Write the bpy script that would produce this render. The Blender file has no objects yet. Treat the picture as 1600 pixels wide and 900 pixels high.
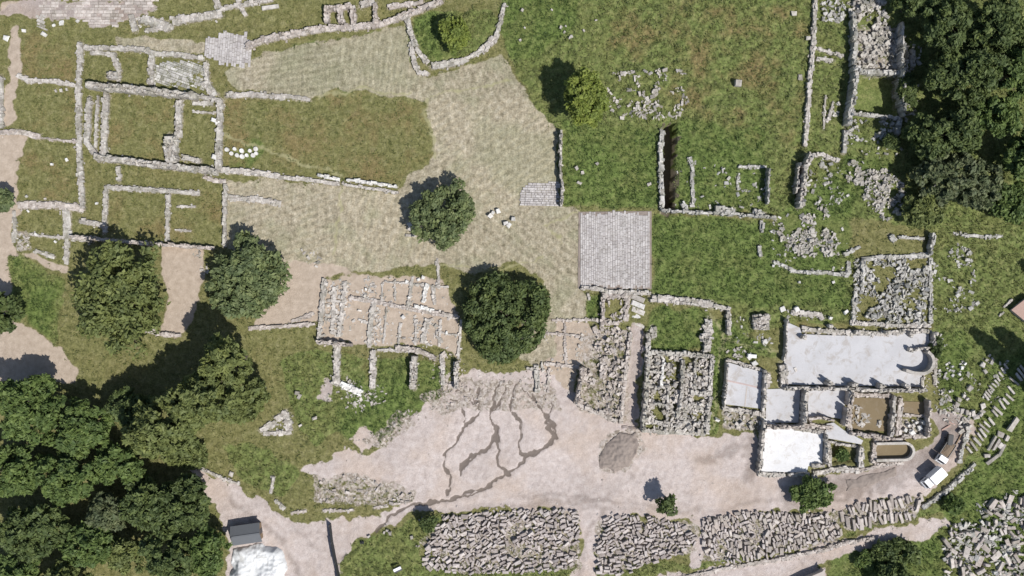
import bpy, bmesh, math, random
import numpy as np
from mathutils import Vector, Matrix

# ------------------------------------------------------------------ camera, sky, sun, exposure
C = bpy.context.scene
COL = C.collection
S = 0.12            # metres per map unit (the site map is drawn 1600 x 900 units)
ALT = 175.0         # drone altitude
cam = bpy.data.cameras.new('camera'); cam_o = bpy.data.objects.new('camera', cam); COL.objects.link(cam_o)
cam_o.location = (0, 0, ALT); cam_o.rotation_euler = (0, 0, 0)
cam.sensor_width = 36.0; cam.lens = 18.0 / (96.0 / ALT); cam.clip_start = 1.0; cam.clip_end = 5000
C.camera = cam_o
ELEV = math.radians(56); AZ = math.atan2(0.76, -0.65)      # sun stands lower right of the map (azimuth from +Y towards +X)
SUNV = Vector((math.sin(AZ) * math.cos(ELEV), math.cos(AZ) * math.cos(ELEV), math.sin(ELEV)))
world = bpy.data.worlds.new("World"); C.world = world; world.use_nodes = True
wn = world.node_tree
sky = wn.nodes.new('ShaderNodeTexSky'); sky.sky_type = 'NISHITA'; sky.sun_disc = False
sky.sun_elevation = ELEV; sky.sun_rotation = AZ
wn.links.new(sky.outputs[0], wn.nodes['Background'].inputs[0]); wn.nodes['Background'].inputs[1].default_value = 0.095
sl = bpy.data.lights.new('sun', 'SUN'); sl.energy = 4.7; sl.angle = math.radians(0.5); sl.color = (1, 0.975, 0.935)
so = bpy.data.objects.new('sun', sl); COL.objects.link(so); so.location = SUNV * 300
so.rotation_euler = (-SUNV).to_track_quat('-Z', 'Y').to_euler()
C.view_settings.view_transform = 'Standard'; C.view_settings.look = 'None'
C.view_settings.exposure = 0.10; C.view_settings.gamma = 1.0

# ------------------------------------------------------------------ helpers
RNG = np.random.default_rng(7); random.seed(7)
def W(p): return ((p[0] - 800) * S, (450 - p[1]) * S)
def Wv(px, py): return (np.asarray(px) - 800) * S, (450 - np.asarray(py)) * S

_LAT = np.random.default_rng(99).random((8, 256, 256))
def vnoise(x, y, scale, seed=0):
    L = _LAT[seed % 8]; u = x / scale + 17.3 * seed; v = y / scale + 5.1 * seed
    i = np.floor(u).astype(int); j = np.floor(v).astype(int); fu = u - i; fv = v - j
    fu = fu * fu * (3 - 2 * fu); fv = fv * fv * (3 - 2 * fv)
    a = L[i & 255, j & 255]; b = L[(i + 1) & 255, j & 255]; c = L[i & 255, (j + 1) & 255]; d = L[(i + 1) & 255, (j + 1) & 255]
    return (a * (1 - fu) + b * fu) * (1 - fv) + (c * (1 - fu) + d * fu) * fv
def fbm(x, y, scale, seed=0, n=3):
    t = 0; amp = 1; tot = 0
    for k in range(n):
        t = t + amp * vnoise(x, y, scale / 2 ** k, seed + k); tot += amp; amp *= .55
    return t / tot

def inpoly(x, y, poly):
    x = np.asarray(x, float); y = np.asarray(y, float); r = np.zeros(x.shape, bool); n = len(poly)
    for k in range(n):
        x0, y0 = poly[k]; x1, y1 = poly[(k + 1) % n]
        if y0 == y1: continue
        c = ((y0 > y) != (y1 > y)) & (x < (x1 - x0) * (y - y0) / (y1 - y0) + x0)
        r ^= c
    return r
def segdist(x, y, pts):
    d = np.full(np.shape(x), 1e9)
    for (x0, y0), (x1, y1) in zip(pts[:-1], pts[1:]):
        dx, dy = x1 - x0, y1 - y0; L = dx * dx + dy * dy + 1e-9
        t = np.clip(((x - x0) * dx + (y - y0) * dy) / L, 0, 1)
        d = np.minimum(d, np.hypot(x - x0 - t * dx, y - y0 - t * dy))
    return d

def tag(o, label=None, cat=None, group=None, kind=None):
    if label: o['label'] = label
    if cat: o['category'] = cat
    if group: o['group'] = group
    if kind: o['kind'] = kind
    return o
def empty(name, xy, z=0.0, rz=0.0):
    o = bpy.data.objects.new(name, None); COL.objects.link(o); o.location = (xy[0], xy[1], z); o.rotation_euler = (0, 0, rz)
    o.empty_display_size = .5
    return o
def mesh_np(name, V, F, mat=None, smooth=False):
    """V (n,3) float, F (m,k) int, k = 3 or 4"""
    V = np.asarray(V, np.float32); F = np.asarray(F, np.int32)
    me = bpy.data.meshes.new(name); m, k = F.shape
    me.vertices.add(len(V)); me.vertices.foreach_set('co', V.ravel())
    me.loops.add(m * k); me.loops.foreach_set('vertex_index', F.ravel())
    me.polygons.add(m); me.polygons.foreach_set('loop_start', np.arange(0, m * k, k, dtype=np.int32))
    me.polygons.foreach_set('loop_total', np.full(m, k, np.int32))
    me.polygons.foreach_set('use_smooth', np.full(m, smooth, bool))
    me.update(calc_edges=True); me.validate()
    if mat: me.materials.append(mat)
    return me
def link(name, me, parent=None, loc=None, rz=None):
    o = bpy.data.objects.new(name, me); COL.objects.link(o)
    if parent: o.parent = parent
    if loc is not None: o.location = loc
    if rz is not None: o.rotation_euler = (0, 0, rz)
    return o
def bm_obj(name, bm, mat, parent=None, loc=None, rz=None, smooth=False):
    bmesh.ops.recalc_face_normals(bm, faces=bm.faces)
    me = bpy.data.meshes.new(name); bm.to_mesh(me); bm.free(); me.materials.append(mat)
    if smooth:
        for p in me.polygons: p.use_smooth = True
    return link(name, me, parent, loc, rz)

_U = np.array([(-.5, -.5, 0), (.5, -.5, 0), (.5, .5, 0), (-.5, .5, 0),
               (-.5, -.5, .84), (.5, -.5, .84), (.5, .5, .84), (-.5, .5, .84),
               (-.43, -.43, 1), (.43, -.43, 1), (.43, .43, 1), (-.43, .43, 1)])
_UF = np.array([(0, 1, 5, 4), (1, 2, 6, 5), (2, 3, 7, 6), (3, 0, 4, 7), (4, 5, 9, 8), (5, 6, 10, 9), (6, 7, 11, 10), (7, 4, 8, 11), (8, 9, 10, 11)])
def boxes(arr, jit=.06, tilt=.0, rng=RNG):
    """arr rows: x, y, z0, length, width, height, angle -> bevelled uneven stones"""
    a = np.asarray(arr, float).reshape(-1, 7); n = len(a)
    L = _U[None] * np.stack([a[:, 3], a[:, 4], a[:, 5]], 1)[:, None, :]
    L = L * (1 + jit * rng.standard_normal((n, 12, 3)) * np.array([1, 1, .8])) 
    if tilt:
        t = rng.standard_normal((n, 2)) * tilt
        L[:, :, 2] += L[:, :, 0] * t[:, :1] + L[:, :, 1] * t[:, 1:]
    c, s = np.cos(a[:, 6])[:, None], np.sin(a[:, 6])[:, None]
    V = np.empty_like(L)
    V[:, :, 0] = L[:, :, 0] * c - L[:, :, 1] * s + a[:, :1]
    V[:, :, 1] = L[:, :, 0] * s + L[:, :, 1] * c + a[:, 1:2]
    V[:, :, 2] = L[:, :, 2] + a[:, 2:3]
    F = (_UF[None] + (np.arange(n) * 12)[:, None, None]).reshape(-1, 4)
    return V.reshape(-1, 3), F

# ------------------------------------------------------------------ materials
def newmat(name):
    m = bpy.data.materials.new(name); m.use_nodes = True
    nt = m.node_tree; b = nt.nodes['Principled BSDF']
    return m, nt, b
class NT:
    def __init__(s, nt): s.nt = nt
    def n(s, t, **k):
        x = s.nt.nodes.new(t)
        for a, v in k.items(): setattr(x, a, v)
        return x
    def l(s, a, b): s.nt.links.new(a, b)
    def noise(s, vec, scale, detail=3, rough=.6, dist=0):
        x = s.n('ShaderNodeTexNoise'); x.inputs['Scale'].default_value = scale; x.inputs['Detail'].default_value = detail
        x.inputs['Roughness'].default_value = rough; x.inputs['Distortion'].default_value = dist
        s.l(vec, x.inputs['Vector']); return x.outputs[0]
    def ramp(s, fac, stops):
        x = s.n('ShaderNodeValToRGB'); e = x.color_ramp.elements
        e[0].position, e[0].color = stops[0][0], (*stops[0][1], 1); e[1].position, e[1].color = stops[-1][0], (*stops[-1][1], 1)
        for p, c in stops[1:-1]:
            q = e.new(p); q.color = (*c, 1)
        s.l(fac, x.inputs[0]); return x.outputs[0]
    def mix(s, fac, a, b, mode='MIX'):
        x = s.n('ShaderNodeMix', data_type='RGBA', blend_type=mode)
        for i, v in ((0, fac), (6, a), (7, b)):
            if isinstance(v, (int, float)): x.inputs[i].default_value = v
            elif isinstance(v, tuple): x.inputs[i].default_value = (*v, 1)
            else: s.l(v, x.inputs[i])
        return x.outputs[2]
    def math(s, op, a, b=0.0, c=0.0, clamp=False):
        x = s.n('ShaderNodeMath', operation=op, use_clamp=clamp)
        for i, v in enumerate((a, b, c)):
            if isinstance(v, (int, float)): x.inputs[i].default_value = v
            else: s.l(v, x.inputs[i])
        return x.outputs[0]
    def smooth(s, v, lo, hi):
        x = s.n('ShaderNodeMapRange', interpolation_type='SMOOTHSTEP')
        x.inputs[1].default_value = lo; x.inputs[2].default_value = hi; s.l(v, x.inputs[0]); return x.outputs[0]
    def bump(s, h, b, strength=.4, dist=.1):
        x = s.n('ShaderNodeBump'); x.inputs['Strength'].default_value = strength; x.inputs['Distance'].default_value = dist
        s.l(h, x.inputs['Height']); s.l(x.outputs[0], b.inputs['Normal'])
    def pos(s): return s.n('ShaderNodeNewGeometry').outputs['Position']
    def rand(s):
        g = s.n('ShaderNodeNewGeometry').outputs['Random Per Island']; o = s.n('ShaderNodeObjectInfo').outputs['Random']
        return s.math('FRACT', s.math('ADD', g, o))

def stone_mat(name, cols, moss=0.0, spots=.35):
    m, nt, b = newmat(name); N = NT(nt); p = N.pos()
    c = N.ramp(N.rand(), [(i / (len(cols) - 1), k) for i, k in enumerate(cols)])
    n1 = N.noise(p, 1.7, 5, .65); n2 = N.noise(p, 7, 4, .7); n3 = N.noise(p, .5, 3, .6)
    c = N.mix(1.0, c, N.ramp(n1, [(.3, (.70, .68, .66)), (.6, (1.05, 1.05, 1.05))]), 'MULTIPLY')
    c = N.mix(N.math('MULTIPLY', N.smooth(n2, .53, .68), spots), c, (.13, .125, .11))
    if moss: c = N.mix(N.math('MULTIPLY', N.smooth(n3, .48, .62), moss), c, (.10, .105, .05))
    nt.links.new(c, b.inputs['Base Color']); b.inputs['Roughness'].default_value = .92; b.inputs['Specular IOR Level'].default_value = .2
    N.bump(n2, b, .6, .08)
    return m
M = {}
M['grey'] = stone_mat('grey_stone', [(.30, .275, .245), (.43, .40, .36), (.53, .50, .455), (.365, .335, .30)], .3)
M['pale'] = stone_mat('pale_stone', [(.33, .30, .265), (.46, .425, .385), (.57, .53, .485), (.40, .365, .33)], .25)
M['warm'] = stone_mat('warm_stone', [(.34, .295, .26), (.46, .405, .365), (.56, .505, .46), (.31, .27, .24)], .16)
M['lichen'] = stone_mat('lichened_stone', [(.26, .25, .225), (.42, .405, .375), (.56, .54, .505), (.32, .305, .27)], .3)
M['marble'] = stone_mat('white_marble', [(.55, .53, .50), (.68, .66, .62), (.76, .75, .71)], .03, .15)
M['yard'] = stone_mat('yard_stone', [(.31, .268, .248), (.43, .378, .352), (.54, .485, .455), (.36, .315, .295)], .1)
M['paving'] = stone_mat('paving_stone', [(.39, .36, .345), (.45, .42, .405), (.50, .47, .45), (.42, .39, .37)], .05, .12)

def plain_mat(name, col, rough=.6, metal=0, var=.15, scale=3.0, bump=0):
    m, nt, b = newmat(name); N = NT(nt); p = N.n('ShaderNodeTexCoord').outputs['Object']
    n = N.noise(p, scale, 4, .6)
    c = N.mix(n, tuple(x * (1 - var) for x in col), tuple(min(1, x * (1 + var)) for x in col))
    nt.links.new(c, b.inputs['Base Color']); b.inputs['Roughness'].default_value = rough; b.inputs['Metallic'].default_value = metal
    if bump: N.bump(n, b, bump, .05)
    return m
M['paint'] = plain_mat('white_paint', (.78, .78, .79), .35, 0, .05)
M['glass'] = plain_mat('dark_glass', (.03, .035, .045), .08, 0, .1)
M['rubber'] = plain_mat('black_rubber', (.025, .025, .025), .85, 0, .2)
M['steel'] = plain_mat('dark_steel', (.10, .10, .105), .5, .6, .2)
M['rim'] = plain_mat('wheel_steel', (.35, .35, .36), .4, .7, .1)
M['lamp'] = plain_mat('lamp_lens', (.75, .72, .65), .15, 0, .05)
M['red'] = plain_mat('red_lens', (.35, .02, .02), .2, 0, .1)
M['soil'] = plain_mat('soil_load', (.17, .125, .085), .95, 0, .35, 4, .6)
M['roofing'] = plain_mat('grey_roofing', (.105, .11, .118), .75, 0, .12, 2.5, .1)
M['plank'] = plain_mat('weathered_wood', (.22, .15, .09), .85, 0, .3, 5, .3)
M['dark'] = plain_mat('dark_netting', (.018, .020, .022), .9, 0, .3, 3)
M['terracotta'] = plain_mat('terracotta', (.36, .245, .20), .85, 0, .3, 5, .3)
M['brick_line'] = plain_mat('faded_brick', (.43, .335, .31), .9, 0, .25, 3)
M['plaster'] = plain_mat('pale_plaster', (.42, .37, .33), .9, 0, .15, 3, .2)
M['bark'] = plain_mat('bark', (.10, .08, .06), .95, 0, .35, 4, .5)
M['greybark'] = plain_mat('grey_bark', (.21, .20, .19), .95, 0, .3, 4, .4)
M['shadowblack'] = plain_mat('shadow_black', (.02, .02, .022), .6, 0, .3, 4)

def floor_mat(name, col, stain):
    m, nt, b = newmat(name); N = NT(nt); p = N.pos()
    n1 = N.noise(p, .22, 4, .6); n2 = N.noise(p, 1.3, 5, .7); n3 = N.noise(p, 9, 3, .7)
    c = N.mix(N.smooth(n1, .35, .7), col, tuple(x * .9 for x in col))
    c = N.mix(N.math('MULTIPLY', N.smooth(n2, .55, .75), .35), c, stain)
    n4 = N.noise(p, .55, 5, .7, .8)
    c = N.mix(N.math('MULTIPLY', N.smooth(n4, .50, .66), .8), c, tuple(x * .86 for x in stain))
    c = N.mix(1.0, c, N.ramp(n3, [(.3, (.86, .86, .86)), (.7, (1.05, 1.05, 1.05))]), 'MULTIPLY')
    nt.links.new(c, b.inputs['Base Color']); b.inputs['Roughness'].default_value = .95; b.inputs['Specular IOR Level'].default_value = .1
    N.bump(n3, b, .35, .05)
    return m
M['floor_grey'] = floor_mat('grey_gravel_floor', (.50, .49, .495), (.43, .39, .355))
M['floor_white'] = floor_mat('white_gravel_floor', (.68, .67, .665), (.60, .56, .52))
M['heap'] = floor_mat('white_marble_grit', (.70, .70, .69), (.50, .49, .46))
M['earth'] = floor_mat('dry_brown_earth', (.205, .158, .095), (.27, .215, .145))
M['gravel'] = floor_mat('brown_gravel', (.27, .225, .195), (.20, .165, .145))

def leaf_mat(name, cols, transl=.25):
    m, nt, b = newmat(name); N = NT(nt); p = N.pos()
    r = N.n('ShaderNodeNewGeometry').outputs['Random Per Island']
    c = N.ramp(r, [(i / (len(cols) - 1), k) for i, k in enumerate(cols)])
    if name == 'grass_blades':
        c = N.mix(N.math('MULTIPLY', N.n('ShaderNodeAttribute', attribute_name='fresh').outputs['Fac'], .8), c, N.ramp(r, [(0, (.055, .098, .024)), (.5, (.085, .145, .036)), (1, (.125, .185, .055))]))
    n = N.noise(p, .45, 3, .6)
    c = N.mix(1.0, c, N.ramp(n, [(.3, (.72, .76, .8)), (.7, (1.2, 1.15, 1.0))]), 'MULTIPLY')
    nt.links.new(c, b.inputs['Base Color']); b.inputs['Roughness'].default_value = .6; b.inputs['Specular IOR Level'].default_value = .25
    t = N.n('ShaderNodeBsdfTranslucent'); nt.links.new(c, t.inputs[0])
    mx = N.n('ShaderNodeMixShader'); mx.inputs[0].default_value = transl
    nt.links.new(b.outputs[0], mx.inputs[1]); nt.links.new(t.outputs[0], mx.inputs[2])
    nt.links.new(mx.outputs[0], nt.nodes['Material Output'].inputs[0])
    return m
M['leaf_green'] = leaf_mat('green_leaves', [(0.068, 0.106, 0.032), (0.115, 0.166, 0.051), (0.156, 0.210, 0.068), (0.084, 0.128, 0.042)])
M['leaf_deep'] = leaf_mat('deep_green_leaves', [(0.064, 0.091, 0.033), (0.102, 0.136, 0.049), (0.139, 0.177, 0.063), (0.076, 0.108, 0.041)])
M['leaf_blue'] = leaf_mat('grey_green_leaves', [(0.098, 0.132, 0.058), (0.150, 0.187, 0.083), (0.210, 0.245, 0.116), (0.120, 0.156, 0.069)])
M['leaf_olive'] = leaf_mat('olive_needles', [(0.104, 0.128, 0.043), (0.155, 0.183, 0.064), (0.196, 0.225, 0.083), (0.125, 0.148, 0.054)])
M['leaf_bright'] = leaf_mat('bright_green_leaves', [(0.152, 0.194, 0.042), (0.221, 0.272, 0.062), (0.278, 0.322, 0.084), (0.170, 0.222, 0.053)], .35)
M['leaf_grey'] = leaf_mat('sparse_grey_leaves', [(0.085, 0.110, 0.052), (0.120, 0.147, 0.076), (0.165, 0.184, 0.100), (0.100, 0.126, 0.060)])
M['blade'] = leaf_mat('grass_blades', [(0.110, 0.132, 0.039), (0.169, 0.190, 0.062), (0.234, 0.244, 0.097), (0.136, 0.162, 0.052), (0.325, 0.319, 0.154)], .3)
# ------------------------------------------------------------------ ground cover (map units)
DIRT_YARD = [(466,735),(520,712),(548,706),(575,712),(640,650),(690,618),(720,590),(745,578),(800,585),(835,572),(880,600),(925,640),(985,665),(1020,676),(1110,684),(1178,672),(1186,738),(1262,744),(1300,742),(1370,728),(1425,712),(1455,688),(1468,655),(1470,640),(1520,668),(1508,700),(1500,722),(1455,768),(1425,782),(1380,778),(1310,800),(1200,802),(1100,812),(1030,808),(930,812),(900,795),(800,795),(720,797),(655,800),(640,806),(560,845),(540,870),(532,905),(525,1010),(330,1010),(352,900),(360,860),(345,800),(312,762),(285,720),(262,712),(262,698),(285,712),(330,738),(380,758),(420,790),(450,808),(520,815),(600,800),(650,770),(560,752),(500,748)]
GAP = [(905,790),(942,800),(936,840),(925,910),(900,1000),(860,1000),(895,900),(908,850)]
DIRT2 = [(1088,800),(1110,812),(1118,845),(1098,880),(1078,882),(1082,850),(1092,830)]
PATH_S = [(990,912),(1080,892),(1200,872),(1290,852),(1330,838),(1400,825),(1440,812),(1480,805),(1490,815),(1460,835),(1440,850),(1400,842),(1340,860),(1280,880),(1290,905),(1290,1000),(960,1000)]
TAN = [[(505,440),(560,430),(690,436),(716,490),(720,560),(700,545),(625,535),(590,540),(540,535),(500,532)],
       [(868,500),(920,505),(930,520),(925,560),(905,570),(890,628),(845,615),(842,572),(868,555)],
       [(-160,200),(0,205),(45,212),(40,232),(28,250),(26,300),(30,330),(20,352),(20,380),(30,400),(45,408),(12,398),(18,450),(22,500),(60,520),(95,545),(122,580),(118,600),(60,600),(0,600),(-160,600)],
       [(246,380),(315,386),(322,420),(300,505),(276,528),(250,520),(262,480),(255,420)],
       [(405,430),(465,410),(520,415),(560,428),(505,432),(500,505),(455,505),(392,512),(410,480)],
       [(27,395),(60,398),(105,415),(110,432),(90,425),(60,408)],
       [(0,0),(40,0),(30,14),(0,20)], [(18,40),(28,40),(36,110),(26,128),(20,170),(30,180),(12,200),(0,200),(8,150)],
       [(1380,-20),(1390,-20),(1390,-10)]]
DRY = [[(388,92),(420,80),(505,62),(575,52),(632,40),(640,80),(640,105),(668,125),(700,112),(782,84),(800,110),(838,170),(870,200),(874,320),(905,328),(906,452),(918,460),(915,502),(862,502),(850,440),(800,405),(730,430),(690,410),(560,425),(440,415),(352,388),(352,285),(420,280),(530,290),(622,302),(640,270),(672,262),(675,200),(664,158),(600,148),(520,138),(505,150),(480,152),(400,145),(362,138),(352,112)],
       [(815,480),(915,495),(915,560),(850,572),(812,560)],
       [(180,58),(250,60),(330,70),(330,84),(250,80),(185,74)]]
DIRT_C = [
          
          [(985,500),(1008,505),(1004,560),(1000,600),(996,670),(966,668),(972,600),(986,560)],
          [(35,0),(240,0),(245,18),(180,40),(140,42),(135,28),(60,30),(0,22),(0,12)],
          [(1455,640),(1500,645),(1525,665),(1500,690),(1470,690)],
          [(505,585),(520,600),(515,630),(500,622)]]
LUSH = [[(782,-160),(1760,-160),(1760,400),(1330,340),(1205,330),(1030,325),(905,325),(876,320),(874,205),(840,175),(800,100),(785,60)],
        [(1018,335),(1205,342),(1335,400),(1335,500),(1140,520),(1140,485),(1018,466)],
        [(1018,478),(1110,485),(1110,545),(1015,548)], [(918,455),(940,455),(938,508),(918,500)],
        [(1450,360),(1760,380),(1760,1060),(1290,1060),(1330,880),(1450,850),(1480,800),(1440,800),(1500,740),(1530,660),(1470,640),(1460,520)],
        [(440,560),(500,545),(560,560),(640,560),(700,580),(700,610),(640,645),(600,690),(540,670),(490,700),(460,660)], [(340,690),(420,700),(470,740),(440,780),(380,745)],
        [(10,390),(60,410),(100,440),(90,540),(60,515),(20,470)], [(1115,500),(1135,500),(1225,560),(1130,565),(1118,680),(1105,680)],
        [(640,25),(770,10),(785,40),(770,70),(700,95),(660,100)],
        [(560,850),(640,815),(700,800),(660,850),(650,905),(540,905)], [(930,880),(1080,880),(1300,840),(1420,800),(1470,800),(1330,835),(1200,865),(1000,905),(920,905)],
        [(520,835),(700,880),(905,880),(900,905),(520,905)]]
BROWN = [[(172,155),(275,160),(270,250),(175,240)], [(350,160),(480,155),(520,142),(600,150),(665,160),(676,250),(640,270),(620,290),(350,260)],
         [(30,240),(120,235),(125,315),(35,315)], [(170,305),(262,305),(262,375),(168,370)], [(270,310),(350,300),(350,380),(268,376)],
         [(25,45),(120,70),(120,125),(35,120)], [(30,140),(120,145),(120,205),(35,200)],[(940,0),(1260,0),(1255,240),(1100,180),(960,100)],
         [(1325,620),(1392,618),(1385,678),(1328,672)], [(1365,690),(1420,690),(1420,716),(1365,714)], [(1410,625),(1445,625),(1445,655),(1410,655)],
         [(530,555),(580,545),(580,600),(535,600)], [(595,505),(625,505),(625,535),(600,532)], [(632,510),(648,510),(645,535),(630,532)],
         [(500,815),(640,800),(560,845),(480,850)], [(1240,500),(1330,495),(1330,512),(1240,512)]]
GRAVEL = [[(935,690),(955,672),(1000,668),(1010,700),(985,735),(960,742),(940,735)], [(650,620),(720,590),(860,600),(880,640),(800,640),(720,640),(690,650)],
          [(490,745),(560,740),(650,765),(650,785),(560,790),(490,785)], [(20,360),(45,362),(48,390),(28,392)],
          [(655,845),(690,815),(900,795),(905,890),(720,895)], [(930,815),(1090,815),(1090,860),(935,900)], [(1100,810),(1310,800),(1310,850),(1100,875)],
          [(1310,800),(1440,775),(1430,812),(1320,830)], [(905,520),(985,515),(985,665),(905,640)],
          [(1330,40),(1405,40),(1405,115),(1330,110)],
          [(620,640),(600,670),(560,690),(600,700),(650,660)], [(1405,655),(1445,655),(1445,680),(1405,680)], [(1130,640),(1190,640),(1190,672),(1130,670)]]
WET_SHADE = [([(1047,200),(1046,262),(1044,320)],16), ([(700,622),(715,634),(722,650),(728,666)],1.8), ([(735,612),(742,624),(746,640)],2.0), ([(862,628),(858,645),(862,660)],1.8), ([(815,600),(822,616),(838,630)],1.6), ([(712,610),(726,622),(748,636)],1.6), ([(790,606),(786,622),(774,640)],1.8), ([(752,606),(750,620),(748,632),(740,650),(728,668),(722,684),(706,694),(695,703),(694,714),(698,735),(703,750),(701,772)],2.6), ([(778,600),(774,614),(772,628),(768,650),(773,668),(772,690),(762,702),(745,710),(730,722),(724,730),(722,745)],3.0),  # first run paints the trench's shade; the other runs are wet trickles
       ([(771,672),(775,690),(777,705),(773,716),(776,728),(790,737)],2.8), ([(806,604),(800,622),(800,640),(812,660),(818,675),(812,690),(814,706),(822,716)],2.2), ([(828,612),(838,628),(846,640),(858,654),(868,670),(862,684),(848,697),(836,708),(818,722),(800,736),(775,748),(750,760),(712,778),(680,786),(650,790),(622,796),(606,806),(598,822),(590,832)],2.8),
       ([(790,735),(797,742)],6), ([(775,748),(738,772),(704,779)],2.4), ([(746,640),(728,664)],2.2), ([(694,706),(690,716)],3.6), ([(724,728),(722,744)],3.4), ([(735,712),(722,728)],3), ([(858,664),(868,682)],4.2), ([(775,668),(778,690)],3.8), ([(836,704),(820,720)],3.2)]
FRESH = [[(780,-160),(905,-160),(895,50),(850,85),(800,100),(785,60)], [(880,190),(1030,200),(1030,326),(878,322)], [(1060,185),(1196,200),(1196,326),(1056,326)], [(1018,335),(1205,342),(1300,400),(1330,440),(1325,480),(1150,470),(1018,464)], [(1018,478),(1110,485),(1108,545),(1015,548)], [(1215,330),(1330,240),(1400,250),(1330,330),(1330,400),(1210,420)],
         [(1540,560),(1760,480),(1760,1060),(1470,800),(1540,720)], [(1440,520),(1520,520),(1500,640),(1470,600)], [(600,560),(700,580),(690,620),(600,680),(540,690),(520,640)], [(20,400),(90,440),(80,530),(40,500)], [(918,455),(940,455),(938,508),(918,500)], [(640,25),(680,20),(690,95),(655,90)], [(355,200),(420,230),(400,260),(350,260)], [(1300,850),(1470,840),(1470,960),(1290,960)],
         [(430,75),(640,45),(640,110),(640,145),(520,135),(480,150),(420,145)], [(740,180),(870,210),(870,280),(800,310),(740,250)], [(1110,500),(1130,500),(1220,550),(1130,560),(1116,680),(1106,680)]]
TRACKS = [([(1240,775),(1300,762),(1400,735),(1450,715),(1478,690),(1490,660)],26), ([(1240,775),(1310,770),(1400,752),(1455,735)],3), ([(700,805),(850,785),(950,782),(1060,800),(1100,802)],3), ([(940,800),(915,840),(905,900)],3), ([(360,780),(430,830),(470,900)],5), ([(400,770),(500,860)],2), ([(1100,720),(1180,690),(1170,750)],10), ([(800,775),(900,778),(1000,790),(1080,800),(1200,785),(1240,775)],2.5), ([(560,845),(640,800),(760,790),(900,792),(1010,800)],2.0), ([(930,790),(1000,735),(1010,700)],1.5), ([(985,740),(1010,770)],1.2)]
TRAILS = [([(664,156),(672,205),(676,250)],3), ([(668,150),(730,140),(800,122)],2), ([(905,332),(870,345),(850,350),(880,380)],2), ([(690,410),(760,420),(850,405)],2), ([(500,150),(560,135),(640,150)],3), ([(345,210),(400,230),(460,250),(530,275)],3), ([(1112,490),(1128,525),(1124,600),(1112,665)],3), ([(1128,535),(1180,542),(1215,550)],3), ([(535,290),(530,330),(520,400)],2)]
FLOORS = []     # (polygon, top height, material, owner) - filled below, also flattens the grass around
PITS = [([(1037,194),(1058,194),(1055,262),(1052,325),(1037,325)],4.2), ([(986,505),(1007,508),(1003,560),(1000,600),(996,668),(972,668),(976,600),(988,560)],.7),
        ([(1328,20),(1404,40),(1404,112),(1332,112)],.7), ([(1332,118),(1404,118),(1402,182),(1332,175)],1.9), ([(1365,690),(1420,690),(1424,703),(1420,716),(1365,714)],.5), ([(1300,695),(1340,695),(1340,722),(1300,725)],.8)]

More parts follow.
